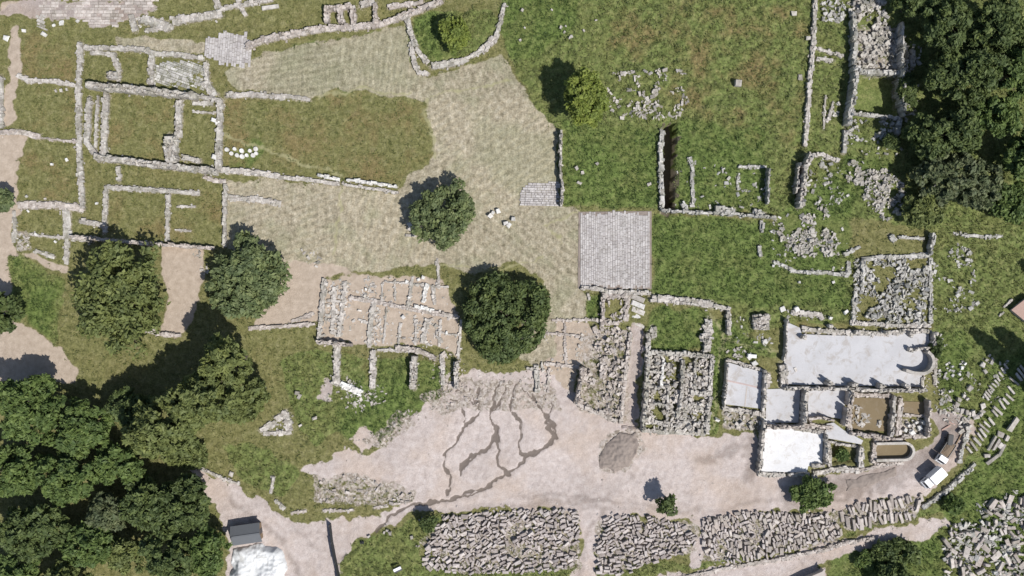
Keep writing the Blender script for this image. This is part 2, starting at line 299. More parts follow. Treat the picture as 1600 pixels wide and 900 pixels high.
def cover():
    fx = np.arange(-160, 1761, 2.0); fy = np.arange(-160, 1061, 2.0)
    outx = np.array([260, 420, 700, 1200, 2200, 4500, 9000.]); 
    gx = np.concatenate([-outx[::-1], fx, 1600 + outx]); gy = np.concatenate([-outx[::-1], fy, 900 + outx])
    X, Y = np.meshgrid(gx, gy)
    w1 = (fbm(X, Y, 26, 1, 3) - .5); w2 = (fbm(X, Y, 26, 4, 3) - .5); w3 = vnoise(X, Y, 5, 2) - .5; w4 = vnoise(X, Y, 5, 6) - .5
    def sm(polys, warp=14, fine=5):
        xx = X + w1 * warp + w3 * fine; yy = Y + w2 * warp + w4 * fine; r = np.zeros(X.shape)
        for p in polys:
            a = np.array(p); ix = np.where((gx > a[:, 0].min() - 30) & (gx < a[:, 0].max() + 30))[0]; iy = np.where((gy > a[:, 1].min() - 30) & (gy < a[:, 1].max() + 30))[0]
            if len(ix) == 0 or len(iy) == 0: continue
            s = np.s_[iy[0]:iy[-1] + 1, ix[0]:ix[-1] + 1]
            r[s] = np.maximum(r[s], inpoly(xx[s], yy[s], p))
        return r
    def blur(a, k=1):
        for _ in range(k):
            a = (a + np.roll(a, 1, 0) + np.roll(a, -1, 0)) / 3; a = (a + np.roll(a, 1, 1) + np.roll(a, -1, 1)) / 3
        return a
    def lines(L, warp=16):
        r = np.zeros(X.shape); xx = X + w1 * warp + w3 * 4; yy = Y + w2 * warp + w4 * 4
        for pts, w in L:
            a = np.array(pts); ix = np.where((gx > a[:, 0].min() - 40) & (gx < a[:, 0].max() + 40))[0]; iy = np.where((gy > a[:, 1].min() - 40) & (gy < a[:, 1].max() + 40))[0]
            s = np.s_[iy[0]:iy[-1] + 1, ix[0]:ix[-1] + 1]
            d = segdist(xx[s], yy[s], pts); r[s] = np.maximum(r[s], np.clip((w * (.25 + 1.1 * vnoise(X[s], Y[s], 7, 3)) + 1.1 - d) / 2.6, 0, 1))
        return r
    m = {}
    m['dirt'] = blur(sm([DIRT_YARD, GAP, DIRT2, PATH_S, [(545,684),(572,670),(592,688),(560,704)]], 22, 10)); m['dirtc'] = blur(sm(DIRT_C, 16, 10)); m['tan'] = blur(sm(TAN, 10, 8), 2)
    m['dry'] = blur(sm(DRY, 9, 8), 2); m['lush'] = blur(sm(LUSH, 16, 6), 3); m['brown'] = blur(sm(BROWN, 22, 8), 6); m['gravel'] = blur(sm(GRAVEL, 10, 6), 1)
    m['wet_shade'] = lines(WET_SHADE); m['track'] = np.maximum(lines(TRACKS), 0); m['trail'] = lines(TRAILS); m['fresh'] = blur(sm(FRESH, 30, 10), 7)
    mow = np.full(X.shape, .5)
    for poly, lift, ang, sp in MOW:
        a = math.radians(ang); ins = blur(sm([poly], 8, 3), 1); u = (X + w1 * 5) * math.cos(a) + (Y + w2 * 5) * math.sin(a)
        st = (.5 + .5 * np.sin(u * 2 * math.pi / sp + 1.6 * vnoise(X, Y, 60, 2))) ** 2 * (.4 + .9 * fbm(X, Y, 30, 6, 2)); mow = mow * (1 - ins) + ins * (.5 + lift + (st - .3) * .24)
    m['mow'] = np.clip(mow - blur(m['track'], 1) * (m['dirt'] > .3) * .30 + (fbm(X, Y, 60, 2, 3) - .5) * .4 * m['dirt'] - m['dirtc'] * (.17 + .35 * (vnoise(X, Y, 40, 5) - .3)), 0, 1)
    pit = np.zeros(X.shape)
    for p, d in PITS: pit = np.maximum(pit, d * sm([p], 0, 2))
    flat = blur(sm([f for f in FLAT], 0, 0), 3)
    m['bare'] = (pit > .3).astype(float)
    grass = np.clip(1 - m['bare'] - m['dirt'] - m['dirtc'] - m['tan'] - m['dry'], 0, 1)
    lushg = grass * m['lush'] * (1 - flat)
    Z = (fbm(X, Y, 90, 3, 3) - .5) * .5
    Z = Z + grass * (1 - flat) * ((vnoise(X, Y, 7, 2) - .5) * .16 + (vnoise(X, Y, 3.4, 5) - .5) * .12)
    Z = Z + lushg * ((fbm(X, Y, 11, 5, 2) - .45) * .7 + (vnoise(X, Y, 4.2, 1) - .5) * .34 + (vnoise(X, Y, 2.6, 3) - .5) * .22)
    Z = Z + (m['dirt'] + m['dirtc']) * ((vnoise(X, Y, 9, 7) - .5) * .10 + (vnoise(X, Y, 3.6, 0) - .5) * .08) + m['dry'] * ((vnoise(X, Y, 5, 7) - .5) * .12 + (vnoise(X, Y, 3, 6) - .5) * .09)
    Z = Z + m['gravel'] * (vnoise(X, Y, 4, 4) - .5) * .22
    Z = Z - m['wet_shade'] * .16 - pit
    far = np.maximum(np.maximum(-X - 100, X - 1700), np.maximum(-Y - 100, Y - 1000)); Z = np.where(far > 100, 0, Z)
    return gx, gy, X, Y, Z, m, grass, lushg

MOW = [([(388,92),(640,40),(640,150),(510,150),(400,145)], -.06, 80, 9), ([(520,60),(640,40),(645,110),(668,128),(660,156),(540,140)], .0, 8, 9), ([(668,130),(800,92),(840,170),(872,205),(874,320),(760,325),(676,255)], .06, 55, 10), ([(668,125),(800,90),(830,150),(700,160)], -.08, 150, 9),
       ([(352,285),(530,290),(520,420),(352,388)], .02, 70, 10), ([(530,290),(622,302),(650,330),(690,410),(560,425),(522,415)], .08, 20, 11), ([(690,410),(760,330),(905,330),(906,452),(850,440),(800,405)], -.03, 130, 11)]
FLAT = [[(1120,560),(1195,570),(1192,645),(1125,640)], [(1186,600),(1225,500),(1456,512),(1460,700),(1420,722),(1290,742),(1184,740)], [(900,328),(1020,328),(1020,456),(900,456)], [(812,284),(874,284),(874,326),(812,326)], [(318,50),(394,54),(392,108),(318,108)]]

def ground_mat():
    m, nt, b = newmat('ground_cover'); N = NT(nt); p = N.pos()
    A = N.n('ShaderNodeAttribute', attribute_name='cover_a'); B = N.n('ShaderNodeAttribute', attribute_name='cover_b')
    sa = N.n('ShaderNodeSeparateColor'); N.l(A.outputs['Color'], sa.inputs[0]); sb = N.n('ShaderNodeSeparateColor'); N.l(B.outputs['Color'], sb.inputs[0])
    lush, brown, dry, dirt = sa.outputs[0], sa.outputs[1], sa.outputs[2], A.outputs['Alpha']
    tan, gravel, wet_shade, trail = sb.outputs[0], sb.outputs[1], sb.outputs[2], B.outputs['Alpha']
    nf = N.noise(p, 3.2, 4, .7); nm = N.noise(p, .9, 4, .65); nb = N.noise(p, .16, 4, .6); nb2 = N.noise(p, .09, 3, .55); ns = N.noise(p, 6.5, 3, .7)
    def mask(x, amt=.7): return N.smooth(N.math('ADD', x, N.math('MULTIPLY', N.math('SUBTRACT', nf, .5), amt)), .3, .7)
    grass = N.ramp(nm, [(.25, (.085, .088, .032)), (.5, (.16, .155, .066)), (.75, (.235, .22, .115))])
    lushc = N.ramp(nm, [(.25, (.082, .098, .032)), (.5, (.138, .168, .058)), (.78, (.235, .235, .105))])
    brownc = N.ramp(nm, [(.25, (.13, .105, .046)), (.55, (.195, .155, .075)), (.8, (.26, .205, .115))])
    fresh = N.n('ShaderNodeAttribute', attribute_name='fresh').outputs['Fac']
    freshc = N.ramp(nm, [(.25, (.066, .095, .028)), (.5, (.108, .150, .044)), (.78, (.175, .205, .078))])
    c = N.mix(mask(lush, .5), grass, lushc); c = N.mix(N.math('MULTIPLY', N.smooth(N.math('ADD', fresh, N.math('MULTIPLY', N.math('SUBTRACT', nb, .5), .9)), .25, .75), .8), c, freshc)
    c = N.mix(N.math('MULTIPLY', N.smooth(nb, .42, .66), N.math('ADD', N.math('MULTIPLY', brown, .75), .22)), c, brownc)
    c = N.mix(1.0, c, N.ramp(nf, [(.28, (.50, .53, .5)), (.64, (1.25, 1.24, 1.16))]), 'MULTIPLY')
    # mown straw: faint swathes
    mp = N.n('ShaderNodeMapping'); mp.inputs['Rotation'].default_value = (0, 0, .35); mp.inputs['Scale'].default_value = (1.9, .28, 1); N.l(p, mp.inputs['Vector']); wv = [N.noise(mp.outputs[0], .8, 4, .65, .6)]
    dryc = N.ramp(nm, [(.28, (.20, .172, .122)), (.5, (.345, .302, .228)), (.74, (.46, .415, .335))])
    dryg = N.ramp(nm, [(.25, (.20, .19, .12)), (.75, (.35, .335, .24))])
    dryc = N.mix(N.math('MULTIPLY', N.smooth(nb, .45, .68), .75), dryc, dryg)
    dryc = N.mix(N.math('MULTIPLY', fresh, .55), dryc, dryg)
    dryc = N.mix(1.0, dryc, N.ramp(wv[0], [(.3, (.80, .80, .78)), (.7, (1.14, 1.14, 1.13))]), 'MULTIPLY')
    dryc = N.mix(1.0, dryc, N.ramp(nf, [(.28, (.60, .60, .57)), (.68, (1.24, 1.23, 1.2))]), 'MULTIPLY')
    mw = N.n('ShaderNodeAttribute', attribute_name='mow').outputs['Fac']
    dryc = N.mix(1.0, dryc, N.ramp(mw, [(.2, (.70, .72, .66)), (.5, (1.0, 1.0, 1.0)), (.85, (1.28, 1.25, 1.22))]), 'MULTIPLY')
    c = N.mix(mask(dry, .6), c, dryc)
    c = N.mix(N.math('MULTIPLY', trail, .8), c, (.31, .29, .16))
    tanc = N.ramp(nm, [(.3, (.33, .265, .205)), (.7, (.455, .375, .30))])
    c = N.mix(mask(tan, .6), c, tanc)
    dirtc = N.ramp(nm, [(.25, (.37, .31, .282)), (.5, (.478, .412, .380)), (.75, (.555, .495, .465))])
    dirtc = N.mix(N.math('MULTIPLY', N.smooth(nb2, .45, .65), .5), dirtc, (.44, .345, .275))
    dirtc = N.mix(1.0, dirtc, N.ramp(ns, [(.28, (.74, .73, .72)), (.62, (1.06, 1.06, 1.06))]), 'MULTIPLY')
    dirtc = N.mix(1.0, dirtc, N.ramp(mw, [(.1, (.60, .585, .57)), (.5, (1.0, 1.0, 1.0)), (.9, (1.2, 1.2, 1.2))]), 'MULTIPLY')
    c = N.mix(mask(dirt, .7), c, dirtc)
    vor = N.n('ShaderNodeTexVoronoi'); vor.inputs['Scale'].default_value = 3.2; N.l(p, vor.inputs['Vector'])
    sv = N.n('ShaderNodeSeparateColor'); N.l(vor.outputs['Color'], sv.inputs[0])
    grav = N.ramp(sv.outputs[0], [(0, (.20, .165, .13)), (.5, (.33, .285, .24)), (1, (.47, .42, .375))])
    c = N.mix(N.math('MULTIPLY', mask(gravel, .9), N.smooth(nm, .34, .55)), c, grav)
    c = N.mix(N.math('MULTIPLY', N.smooth(N.math('ADD', wet_shade, N.math('MULTIPLY', N.math('SUBTRACT', nf, .5), .5)), .25, .6), .85), c, (.125, .10, .082))
    nt.links.new(c, b.inputs['Base Color']); b.inputs['Roughness'].default_value = .97; b.inputs['Specular IOR Level'].default_value = .1
    N.bump(N.math('ADD', nf, N.math('MULTIPLY', ns, .5)), b, .75, .16)
    return m

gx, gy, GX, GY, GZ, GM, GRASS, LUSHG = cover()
def gz(px, py):
    """ground height at a map point"""
    i = np.clip(np.searchsorted(gx, px) - 1, 0, len(gx) - 2); j = np.clip(np.searchsorted(gy, py) - 1, 0, len(gy) - 2)
    return np.maximum(np.maximum(GZ[j, i], GZ[j + 1, i]), np.maximum(GZ[j, i + 1], GZ[j + 1, i + 1])) * .5 + (GZ[j, i] + GZ[j + 1, i + 1]) * .25
def gm(k, px, py):
    i = np.clip(np.searchsorted(gx, px) - 1, 0, len(gx) - 2); j = np.clip(np.searchsorted(gy, py) - 1, 0, len(gy) - 2)
    return (GM[k] if isinstance(k, str) else k)[j, i]
WALL_RUNS = []
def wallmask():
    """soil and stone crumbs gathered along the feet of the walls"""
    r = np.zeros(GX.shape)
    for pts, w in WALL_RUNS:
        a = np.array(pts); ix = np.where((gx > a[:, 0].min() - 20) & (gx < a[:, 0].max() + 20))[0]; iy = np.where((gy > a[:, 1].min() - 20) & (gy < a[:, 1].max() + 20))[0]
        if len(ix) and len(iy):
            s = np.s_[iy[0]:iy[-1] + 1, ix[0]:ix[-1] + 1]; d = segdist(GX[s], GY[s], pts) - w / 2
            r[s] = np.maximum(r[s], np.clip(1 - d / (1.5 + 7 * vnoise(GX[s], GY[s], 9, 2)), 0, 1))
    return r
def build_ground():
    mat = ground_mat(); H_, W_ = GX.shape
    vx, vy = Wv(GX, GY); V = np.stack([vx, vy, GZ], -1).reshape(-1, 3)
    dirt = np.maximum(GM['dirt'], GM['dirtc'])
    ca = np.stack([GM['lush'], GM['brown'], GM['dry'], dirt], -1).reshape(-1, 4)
    cb = np.stack([GM['tan'], np.maximum(GM['gravel'], wallmask() * .5 * (1 - GM['dirtc']) * (1 - GM['tan']) * (1 - GM['dirt'])), GM['wet_shade'], GM['trail']], -1).reshape(-1, 4)
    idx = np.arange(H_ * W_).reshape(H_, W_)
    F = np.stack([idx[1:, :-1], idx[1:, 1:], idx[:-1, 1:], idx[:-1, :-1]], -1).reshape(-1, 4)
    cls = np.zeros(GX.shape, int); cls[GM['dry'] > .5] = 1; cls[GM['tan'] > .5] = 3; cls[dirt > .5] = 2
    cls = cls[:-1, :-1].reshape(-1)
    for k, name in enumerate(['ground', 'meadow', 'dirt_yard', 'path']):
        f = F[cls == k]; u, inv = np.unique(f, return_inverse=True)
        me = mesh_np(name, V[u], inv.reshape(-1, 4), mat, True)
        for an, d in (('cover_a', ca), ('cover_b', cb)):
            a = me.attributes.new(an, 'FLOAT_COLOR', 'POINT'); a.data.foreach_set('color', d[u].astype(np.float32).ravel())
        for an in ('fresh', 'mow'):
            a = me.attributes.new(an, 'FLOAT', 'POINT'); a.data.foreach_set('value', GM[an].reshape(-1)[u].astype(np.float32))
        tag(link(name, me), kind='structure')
# ------------------------------------------------------------------ pavements and floors
def slab(name, poly, z, mat, depth=.8, parent=None, kind='structure'):
    bm = bmesh.new(); vs = [bm.verts.new((*W(p), z)) for p in poly]; f = bm.faces.new(vs)
    if f.normal.z < 0 or True: bmesh.ops.recalc_face_normals(bm, faces=bm.faces)
    r = bmesh.ops.extrude_face_region(bm, geom=[f]); bmesh.ops.translate(bm, vec=(0, 0, -depth), verts=[v for v in r['geom'] if isinstance(v, bmesh.types.BMVert)])
    bmesh.ops.triangulate(bm, faces=[f for f in bm.faces if len(f.verts) > 4])
    o = bm_obj(name, bm, mat, parent)
    if kind and not parent: tag(o, kind=kind)
    return o
def paved(name, poly, z, ang, sl, sw, mat, tilt=0.0, gap=.04, drop=0.0, irregular=.25, slope=(0, 0)):
    """rows of worn paving stones cut to a polygon; one sheet"""
    a = np.array(poly, float); cx, cy = a.mean(0); R = np.abs(a - [cx, cy]).max() * 1.5; c, s = math.cos(ang), math.sin(ang)
    out = []; v = -R
    while v < R:
        wv = sw / S * RNG.uniform(1 - irregular, 1 + irregular); u = -R + RNG.uniform(0, 20)
        while u < R:
            lu = sl / S * RNG.uniform(.55, 1.5)
            x = cx + (u + lu / 2) * c - (v + wv / 2) * s; y = cy + (u + lu / 2) * s + (v + wv / 2) * c
            if inpoly(x, y, poly) and RNG.random() > drop:
                out.append((*W((x, y)), -.3, lu * S - gap, wv * S - gap, .3 + z + RNG.uniform(-.025, .025) + (x - cx) * slope[0] + (y - cy) * slope[1], -ang))
            u += lu
        v += wv
    V, F = boxes(out, .03, .01)
    return tag(link(name, mesh_np(name, V, F, mat)), kind='structure')
paved('pavement', [(907,333),(1016,333),(1016,449),(906,448)], .22, math.pi / 2, .8, .42, M['paving'], gap=.015)
slab('pavement_bed', [(904,331),(1018,330),(1018,452),(903,451)], .12, M['gravel'])
paved('pavement', [(817,292),(830,286),(872,284),(871,324),(815,322)], .16, .02, .8, .4, M['paving'])
paved('pavement', [(322,60),(355,52),(385,54),(393,72),(392,104),(345,100),(320,90)], .30, math.pi / 2 + .08, .9, .5, M['paving'], gap=.02)
paved('pavement', [(60,8),(136,-60),(240,-60),(244,16),(190,22),(186,44),(138,42),(132,27),(90,30),(60,26)], .12, .0, 1.1, .55, M['warm'], drop=.12)
paved('pavement', [(50,22),(70,24),(74,52),(62,44)], .15, .4, .6, .5, M['grey'])
paved('pavement', [(240,100),(262,96),(300,95),(322,102),(326,125),(318,140),(270,136),(236,130)], .15, .35, .7, .6, M['lichen'], irregular=.5)
slab('floor', [(1226,502),(1249,512),(1252,522),(1300,524),(1370,524),(1409,520),(1450,521),(1452,543),(1440,546),(1449,553),(1452,564),(1449,575),(1440,584),(1438,592),(1438,604),(1300,602),(1224,600)], .35, M['floor_grey'])
slab('floor', [(1137,566),(1190,581),(1187,638),(1130,631)], .40, M['floor_grey'])
slab('floor', [(1197,608),(1250,606),(1247,660),(1196,660)], .25, M['floor_grey'])
slab('floor', [(1262,608),(1320,606),(1318,655),(1300,652),(1284,650),(1262,652)], .25, M['floor_grey'])
slab('floor', [(1192,652),(1205,660),(1230,668),(1285,672),(1284,725),(1262,728),(1260,738),(1187,736)], .30, M['floor_white'])
slab('floor', [(1291,662),(1302,660),(1318,672),(1348,688),(1345,694),(1290,684)], .27, M['floor_grey'])
slab('floor', [(1332,621),(1389,622),(1384,674),(1331,671)], .14, M['earth'])
slab('floor', [(1411,627),(1444,628),(1443,650),(1411,648)], .14, M['earth'])
slab('floor', [(1367,693),(1410,691),(1420,696),(1422,704),(1419,712),(1410,716),(1367,717)], .10, M['earth'])
# red dividing lines on the small covered floor
def strip(name, pts, w, z, h, mat, parent=None):
    bm = bmesh.new()
    for (a, b) in zip(pts[:-1], pts[1:]):
        A, B = Vector(W(a)), Vector(W(b)); d = (B - A).normalized(); n = Vector((-d.y, d.x)) * w / 2; d = d * .0
        q = [A + n, B + n, B - n, A - n]; lo = [bm.verts.new((*p, z)) for p in q]; hi = [bm.verts.new((*p, z + h)) for p in q]
        bm.faces.new(hi)
        for i in range(4): bm.faces.new((lo[i], lo[(i + 1) % 4], hi[(i + 1) % 4], hi[i]))
    return bm_obj(name, bm, mat, parent)
strip('brick_course', [(1134,594),(1162,600),(1187,606)], .28, .3, .13, M['brick_line']).__setitem__('kind', 'structure')
strip('brick_course', [(1166,604),(1163,634)], .22, .3, .13, M['plaster']).__setitem__('kind', 'structure')

# ------------------------------------------------------------------ ruined walls
def wall_arrays(pts, w, h, ruin=.3, base=-.4):
    """uneven stones laid along a polyline over a rubble core: w in map units, h in metres"""
    ww = w * S * (.86 if w > 6 and h < 1.3 else 1.0); out = []
    for (a, b) in zip(pts[:-1], pts[1:]):
        A = np.array(W(a)); B = np.array(W(b)); L = np.hypot(*(B - A)); d = (B - A) / max(L, 1e-6); nr = np.array([-d[1], d[0]]); ang = math.atan2(d[1], d[0])
        s = 0.0                                               # core: short overlapping lengths, each a little off line
        while s < L:
            l = min(RNG.uniform(.9, 1.8), L - s + .1); c = A + d * (s + l / 2) + nr * RNG.normal(0, .05); zg = float(gz(800 + c[0] / S, 450 - c[1] / S)); hh = h * (.86 - ruin * .7 * RNG.random() ** 2)
            out.append((c[0], c[1], zg + base, l + .12, ww * RNG.uniform(.78, .97), hh - base, ang + RNG.normal(0, .03))); s += l
        n = int(L * ww / .17) + 2                             # facing and capping stones
        for k in range(n):
            s = RNG.uniform(0, L); e = RNG.random(); off = (RNG.choice([-1, 1]) * RNG.uniform(.25, .43) if e < .6 else RNG.uniform(-.4, .4)) * ww
            l = math.exp(RNG.uniform(math.log(.28), math.log(.85))); wd = min(l * RNG.uniform(.45, .9), ww * .8); c = A + d * s + nr * off
            zg = float(gz(800 + c[0] / S, 450 - c[1] / S)); hh = max(.12, h * (.99 - ruin * .7 * RNG.random() ** 1.5) + RNG.normal(0, .03)) if abs(off) < ww * .46 else h * RNG.uniform(.2, .9)
            out.append((c[0], c[1], zg + base, l, wd, hh - base, ang + RNG.normal(0, .16) + (math.pi / 2 if RNG.random() < .2 else 0)))
        for k in range(int(L * .35)):                         # fallen stones beside it
            s = RNG.uniform(0, L); off = RNG.choice([-1, 1]) * ww * RNG.uniform(.55, .95); c = A + d * s + nr * off; l = RNG.uniform(.2, .5)
            out.append((c[0], c[1], float(gz(800 + c[0] / S, 450 - c[1] / S)) - .08, l, l * .7, l * .6, RNG.uniform(0, 6)))
    return out
def build_walls(name, label, cat, segs, mat='grey', group=None, part='wall'):
    """one ruin: an Empty with one mesh per wall, or one mesh if it is a single wall; seg = (points, width, height[, material])"""
    p0 = segs[0][0][0]; loc = (*W(p0), 0.0)
    root = None
    if len(segs) > 1:
        root = empty(name, loc[:2]); tag(root, label, cat, group)
    for sg in segs:
        pts, w, h = sg[:3]; WALL_RUNS.append((pts, w)); m = M[sg[3]] if len(sg) > 3 else M[mat]
        V, F = boxes(wall_arrays(pts, w, h), .075, .05); V = V - np.array(loc)
        o = link(part if root else name, mesh_np(part if root else name, V, F, m), root, None if root else loc)
    if not root: tag(o, label, cat, group); root = o
    return root
def arc(cx, cy, rx, ry, a0, a1, n=10): return [(cx + rx * math.cos(math.radians(a0 + (a1 - a0) * i / n)), cy + ry * math.sin(math.radians(a0 + (a1 - a0) * i / n))) for i in range(n + 1)]

BW = build_walls
BW('ruined_house', 'roofless rectangular ruin whose thick walls enclose a mown grass court beside the wide brown lawn', 'ruin', [
   ([(141,136),(220,143),(310,152)], 10, 2.4), ([(310,151),(346,158)], 7, .9), ([(168,146),(162,243)], 11, .9), ([(141,154),(137,224),(158,250)], 9, .8), ([(154,150),(150,230)], 4, .5), ([(153,247),(250,259),(340,269)], 9, 1.7),
   ([(281,158),(280,214)], 11, 1.0), ([(270,215),(271,254)], 20, 1.9), ([(345,158),(342,268)], 11, .9), ([(302,175),(338,177)], 3, .4, 'pale'), ([(303,161),(332,163)], 7, .35), ([(286,246),(312,252)], 9, .8)])
BW('ruined_wall', 'long straight north-south rubble wall left of the roofless grass court', 'wall', [([(126,68),(124,150),(124,230),(130,325)], 9, .6)])
BW('ruined_rooms', 'row of low stone room footings above the roofless court and below the upper path', 'ruin', [
   ([(132,75),(220,78),(240,82)], 8, .6), ([(142,83),(182,86)], 6, .4), ([(178,84),(182,100),(188,112)], 9, .6), ([(186,100),(187,126)], 5, .5), ([(238,84),(237,132)], 9, .7), ([(322,98),(328,146)], 8, .7), ([(240,84),(280,86),(318,92)], 8, .5), ([(320,128),(336,150)], 14, .6)])
BW('stone_pier', 'small square stone stump standing against the outside of the court wall', 'pier', [([(172,119),(185,119)], 13, 1.4)])
BW('ruined_house', 'small two-room ruin of thin low footings south of the roofless court', 'ruin', [
   ([(166,292),(240,297),(311,302)], 8, .5), ([(167,292),(164,362)], 8, .5), ([(264,304),(262,376)], 6, .5), ([(278,323),(305,323)], 3.5, .3, 'pale'), ([(276,360),(298,361)], 3, .3, 'pale'), ([(185,260),(187,282)], 6, .4), ([(126,345),(160,352)], 8, .5)])
BW('terrace_wall', 'terrace wall with a black shaded edge behind the two left round tree crowns', 'wall', [([(112,370),(220,380),(335,388)], 5, 1.5, 'warm')])
BW('ruined_wall', 'thin stone kerb wall bordering the straw meadow right of the two-room ruin', 'wall', [([(353,288),(351,385)], 5, .8)])
BW('ruined_rooms', 'low room walls with a broad paved threshold at the left edge by the tan path', 'ruin', [
   ([(30,321),(80,320),(130,326)], 13, .4, 'warm'), ([(104,325),(106,372)], 14, .4), ([(106,372),(104,412)], 8, .4), ([(24,330),(23,378)], 6, .3), ([(48,366),(100,372)], 4, .35, 'pale'), ([(115,372),(145,376)], 8, .7), ([(55,392),(85,402)], 6, .25)])
BW('rubble_wall', 'low crooked rubble wall between two mown lawns at the left edge', 'wall', [([(28,118),(45,126)], 9, .5), ([(45,126),(85,128),(118,134)], 6, .5)], 'pale')
BW('rubble_wall', 'short ragged stone edging beside the tan path entering from the left edge', 'wall', [([(0,208),(30,206),(62,214)], 9, .4), ([(62,216),(124,222)], 3, .3)], 'warm')
BW('ruined_wall', 'broken grey wall end touching the left border of the picture above the tan path', 'wall', [([(2,122),(4,200)], 9, .7)])
BW('ruined_wall', 'wide rubble wall along the lawn below the pink pavement in the upper left', 'wall', [([(206,24),(212,48)], 10, .5), ([(222,30),(262,42)], 16, .5), ([(228,48),(270,43)], 6, .5, 'pale')])
BW('ruined_wall', 'thick pale wall of fitted stones on the upper lawn', 'wall', [([(270,34),(346,22)], 14, .6)], 'pale')
BW('ruined_wall', 'narrow ruined wall with a cross stub touching the upper border', 'wall', [([(345,15),(400,5),(425,0)], 7, .6), ([(338,0),(342,12)], 10, .5), ([(372,0),(384,24)], 7, .5)], 'pale')
BW('curved_wall', 'long gently curved fortification wall rising from the stone platform to the upper border', 'wall', [
   ([(386,74),(416,62),(500,46)], 11, .9), ([(500,46),(560,43),(600,38),(640,22),(690,3)], 10, .9), ([(512,14),(512,36)], 8, 1.5, 'warm'), ([(512,16),(548,12)], 7, 1.4, 'warm'), ([(534,16),(533,36)], 9, 1.4, 'warm'), ([(552,12),(553,38)], 10, 1.2, 'warm'), ([(586,8),(587,38)], 6, 1.2, 'warm'), ([(565,8),(584,2)], 12, .7, 'pale'), ([(608,12),(660,4)], 8, .6)], 'warm')
BW('rubble_wall', 'v-shaped loose stone enclosure wall round the dark bush', 'wall', [
   ([(634,24),(645,60),(650,72)], 9, .8), ([(641,66),(646,95),(655,116)], 6, .6, 'pale'), ([(650,76),(668,98)], 9, .6, 'pale'), ([(655,112),(668,117)], 8, .6, 'pale'), ([(676,103),(700,101),(722,96)], 12, .6), ([(722,97),(752,80)], 6, .5), ([(752,80),(772,62)], 12, .6, 'pale'), ([(774,62),(782,35),(788,8)], 6, .6)])
BW('ruined_wall', 'low pale wall running along the top edge of the wide brown lawn', 'wall', [([(355,149),(400,149),(445,152)], 9, .6), ([(440,150),(484,156)], 7, .4)], 'pale')
BW('terrace_wall', 'long terrace wall of white blocks along the lower edge of the wide brown lawn', 'wall', [([(344,266),(400,270),(435,275)], 10, .7), ([(435,276),(530,287)], 6, .6), ([(536,288),(622,301)], 4, .5)], 'pale')
for lab, pts in (('slender white marble beam on the terrace wall, left of its twin', [(497,274),(530,281)]), ('long white marble beam on the terrace wall ending in the shade of a tree', [(545,281),(600,289),(620,292)])):
    tag(BW('marble_beam', lab, 'beam', [(pts, 4, .9)], 'marble'))
BW('rubble_wall', 'short detached strip of white rubble lying in the straw meadow', 'wall', [([(356,309),(400,312),(438,318)], 10, .4)], 'pale')
BW('stone_step', 'flat pale stone step at the corner of the straw meadow by the court', 'step', [([(320,276),(334,282),(352,284)], 7, .4)], 'warm')
BW('terrace_wall', 'dark-edged retaining wall between the straw meadow and the tall grass', 'wall', [([(876,205),(875,260),(878,300),(876,322)], 3.5, 2.0)], 'grey')
BW('ruined_wall', 'footing of pale stones running right from the big pavement, then turning down', 'wall', [([(1018,466),(1070,470),(1113,476)], 13, .7), ([(1113,478),(1138,484)], 8, .7), ([(1137,486),(1138,522)], 6, 1.3)], 'pale')
BW('ruined_wall', 'kerb wall under the lower edge of the big pavement', 'wall', [([(908,449),(940,452)], 6, .9), ([(940,455),(1015,458)], 6, .8), ([(918,458),(920,468)], 4, .5)], 'pale')
BW('ruined_house', 'big grey ruin crammed with fallen masonry right of the sunken alley', 'ruin', [
   ([(1013,520),(1011,560)], 8, 1.0), ([(1011,560),(1008,610)], 6, 2.0), ([(1008,610),(1003,672)], 6, 2.6), ([(1106,500),(1104,548)], 13, 1.0), ([(1112,556),(1108,620),(1104,676)], 7, 1.1), ([(1011,551),(1060,552),(1106,556)], 8, 1.2), ([(1036,560),(1032,602)], 4, 1.3, 'marble'), ([(1012,604),(1046,604)], 5, 1.4), ([(1043,606),(1041,655)], 4, 1.3), ([(1066,562),(1064,610),(1056,650)], 5, 1.6), ([(1086,560),(1084,606)], 4, 1.2), ([(1014,630),(1040,632)], 4, 1.3), ([(1012,580),(1034,581)], 4, 1.2), ([(1002,657),(1048,662)], 7, .9), ([(1078,612),(1108,615)], 8, 1.2), ([*arc(1082,648,14,16,100,330)], 6, .9), ([(1003,672),(1100,678)], 6, .5), ([(1020,512),(1022,526)], 10, .5)])
BW('ruined_house', 'overgrown warm-toned ruin of tumbled stones left of the sunken alley', 'ruin', [
   ([(942,458),(940,508)], 6, 1.2), ([(942,462),(985,462)], 7, .7), ([(910,572),(900,628)], 6, 2.9), ([(912,575),(908,592)], 7, 1.2), ([(980,462),(978,500)], 6, .7), ([(985,520),(978,570),(970,660)], 6, .7), ([(900,630),(925,642),(962,658)], 7, .7), ([(928,510),(935,525)], 8, .6, 'warm'), ([(925,500),(965,506)], 5, .5)], 'warm')
BW('ruined_wall', 'dirt-edged low kerb under the round dark tree ending at the tumbled ruin', 'wall', [([(862,501),(925,500)], 4, .3)], 'warm')
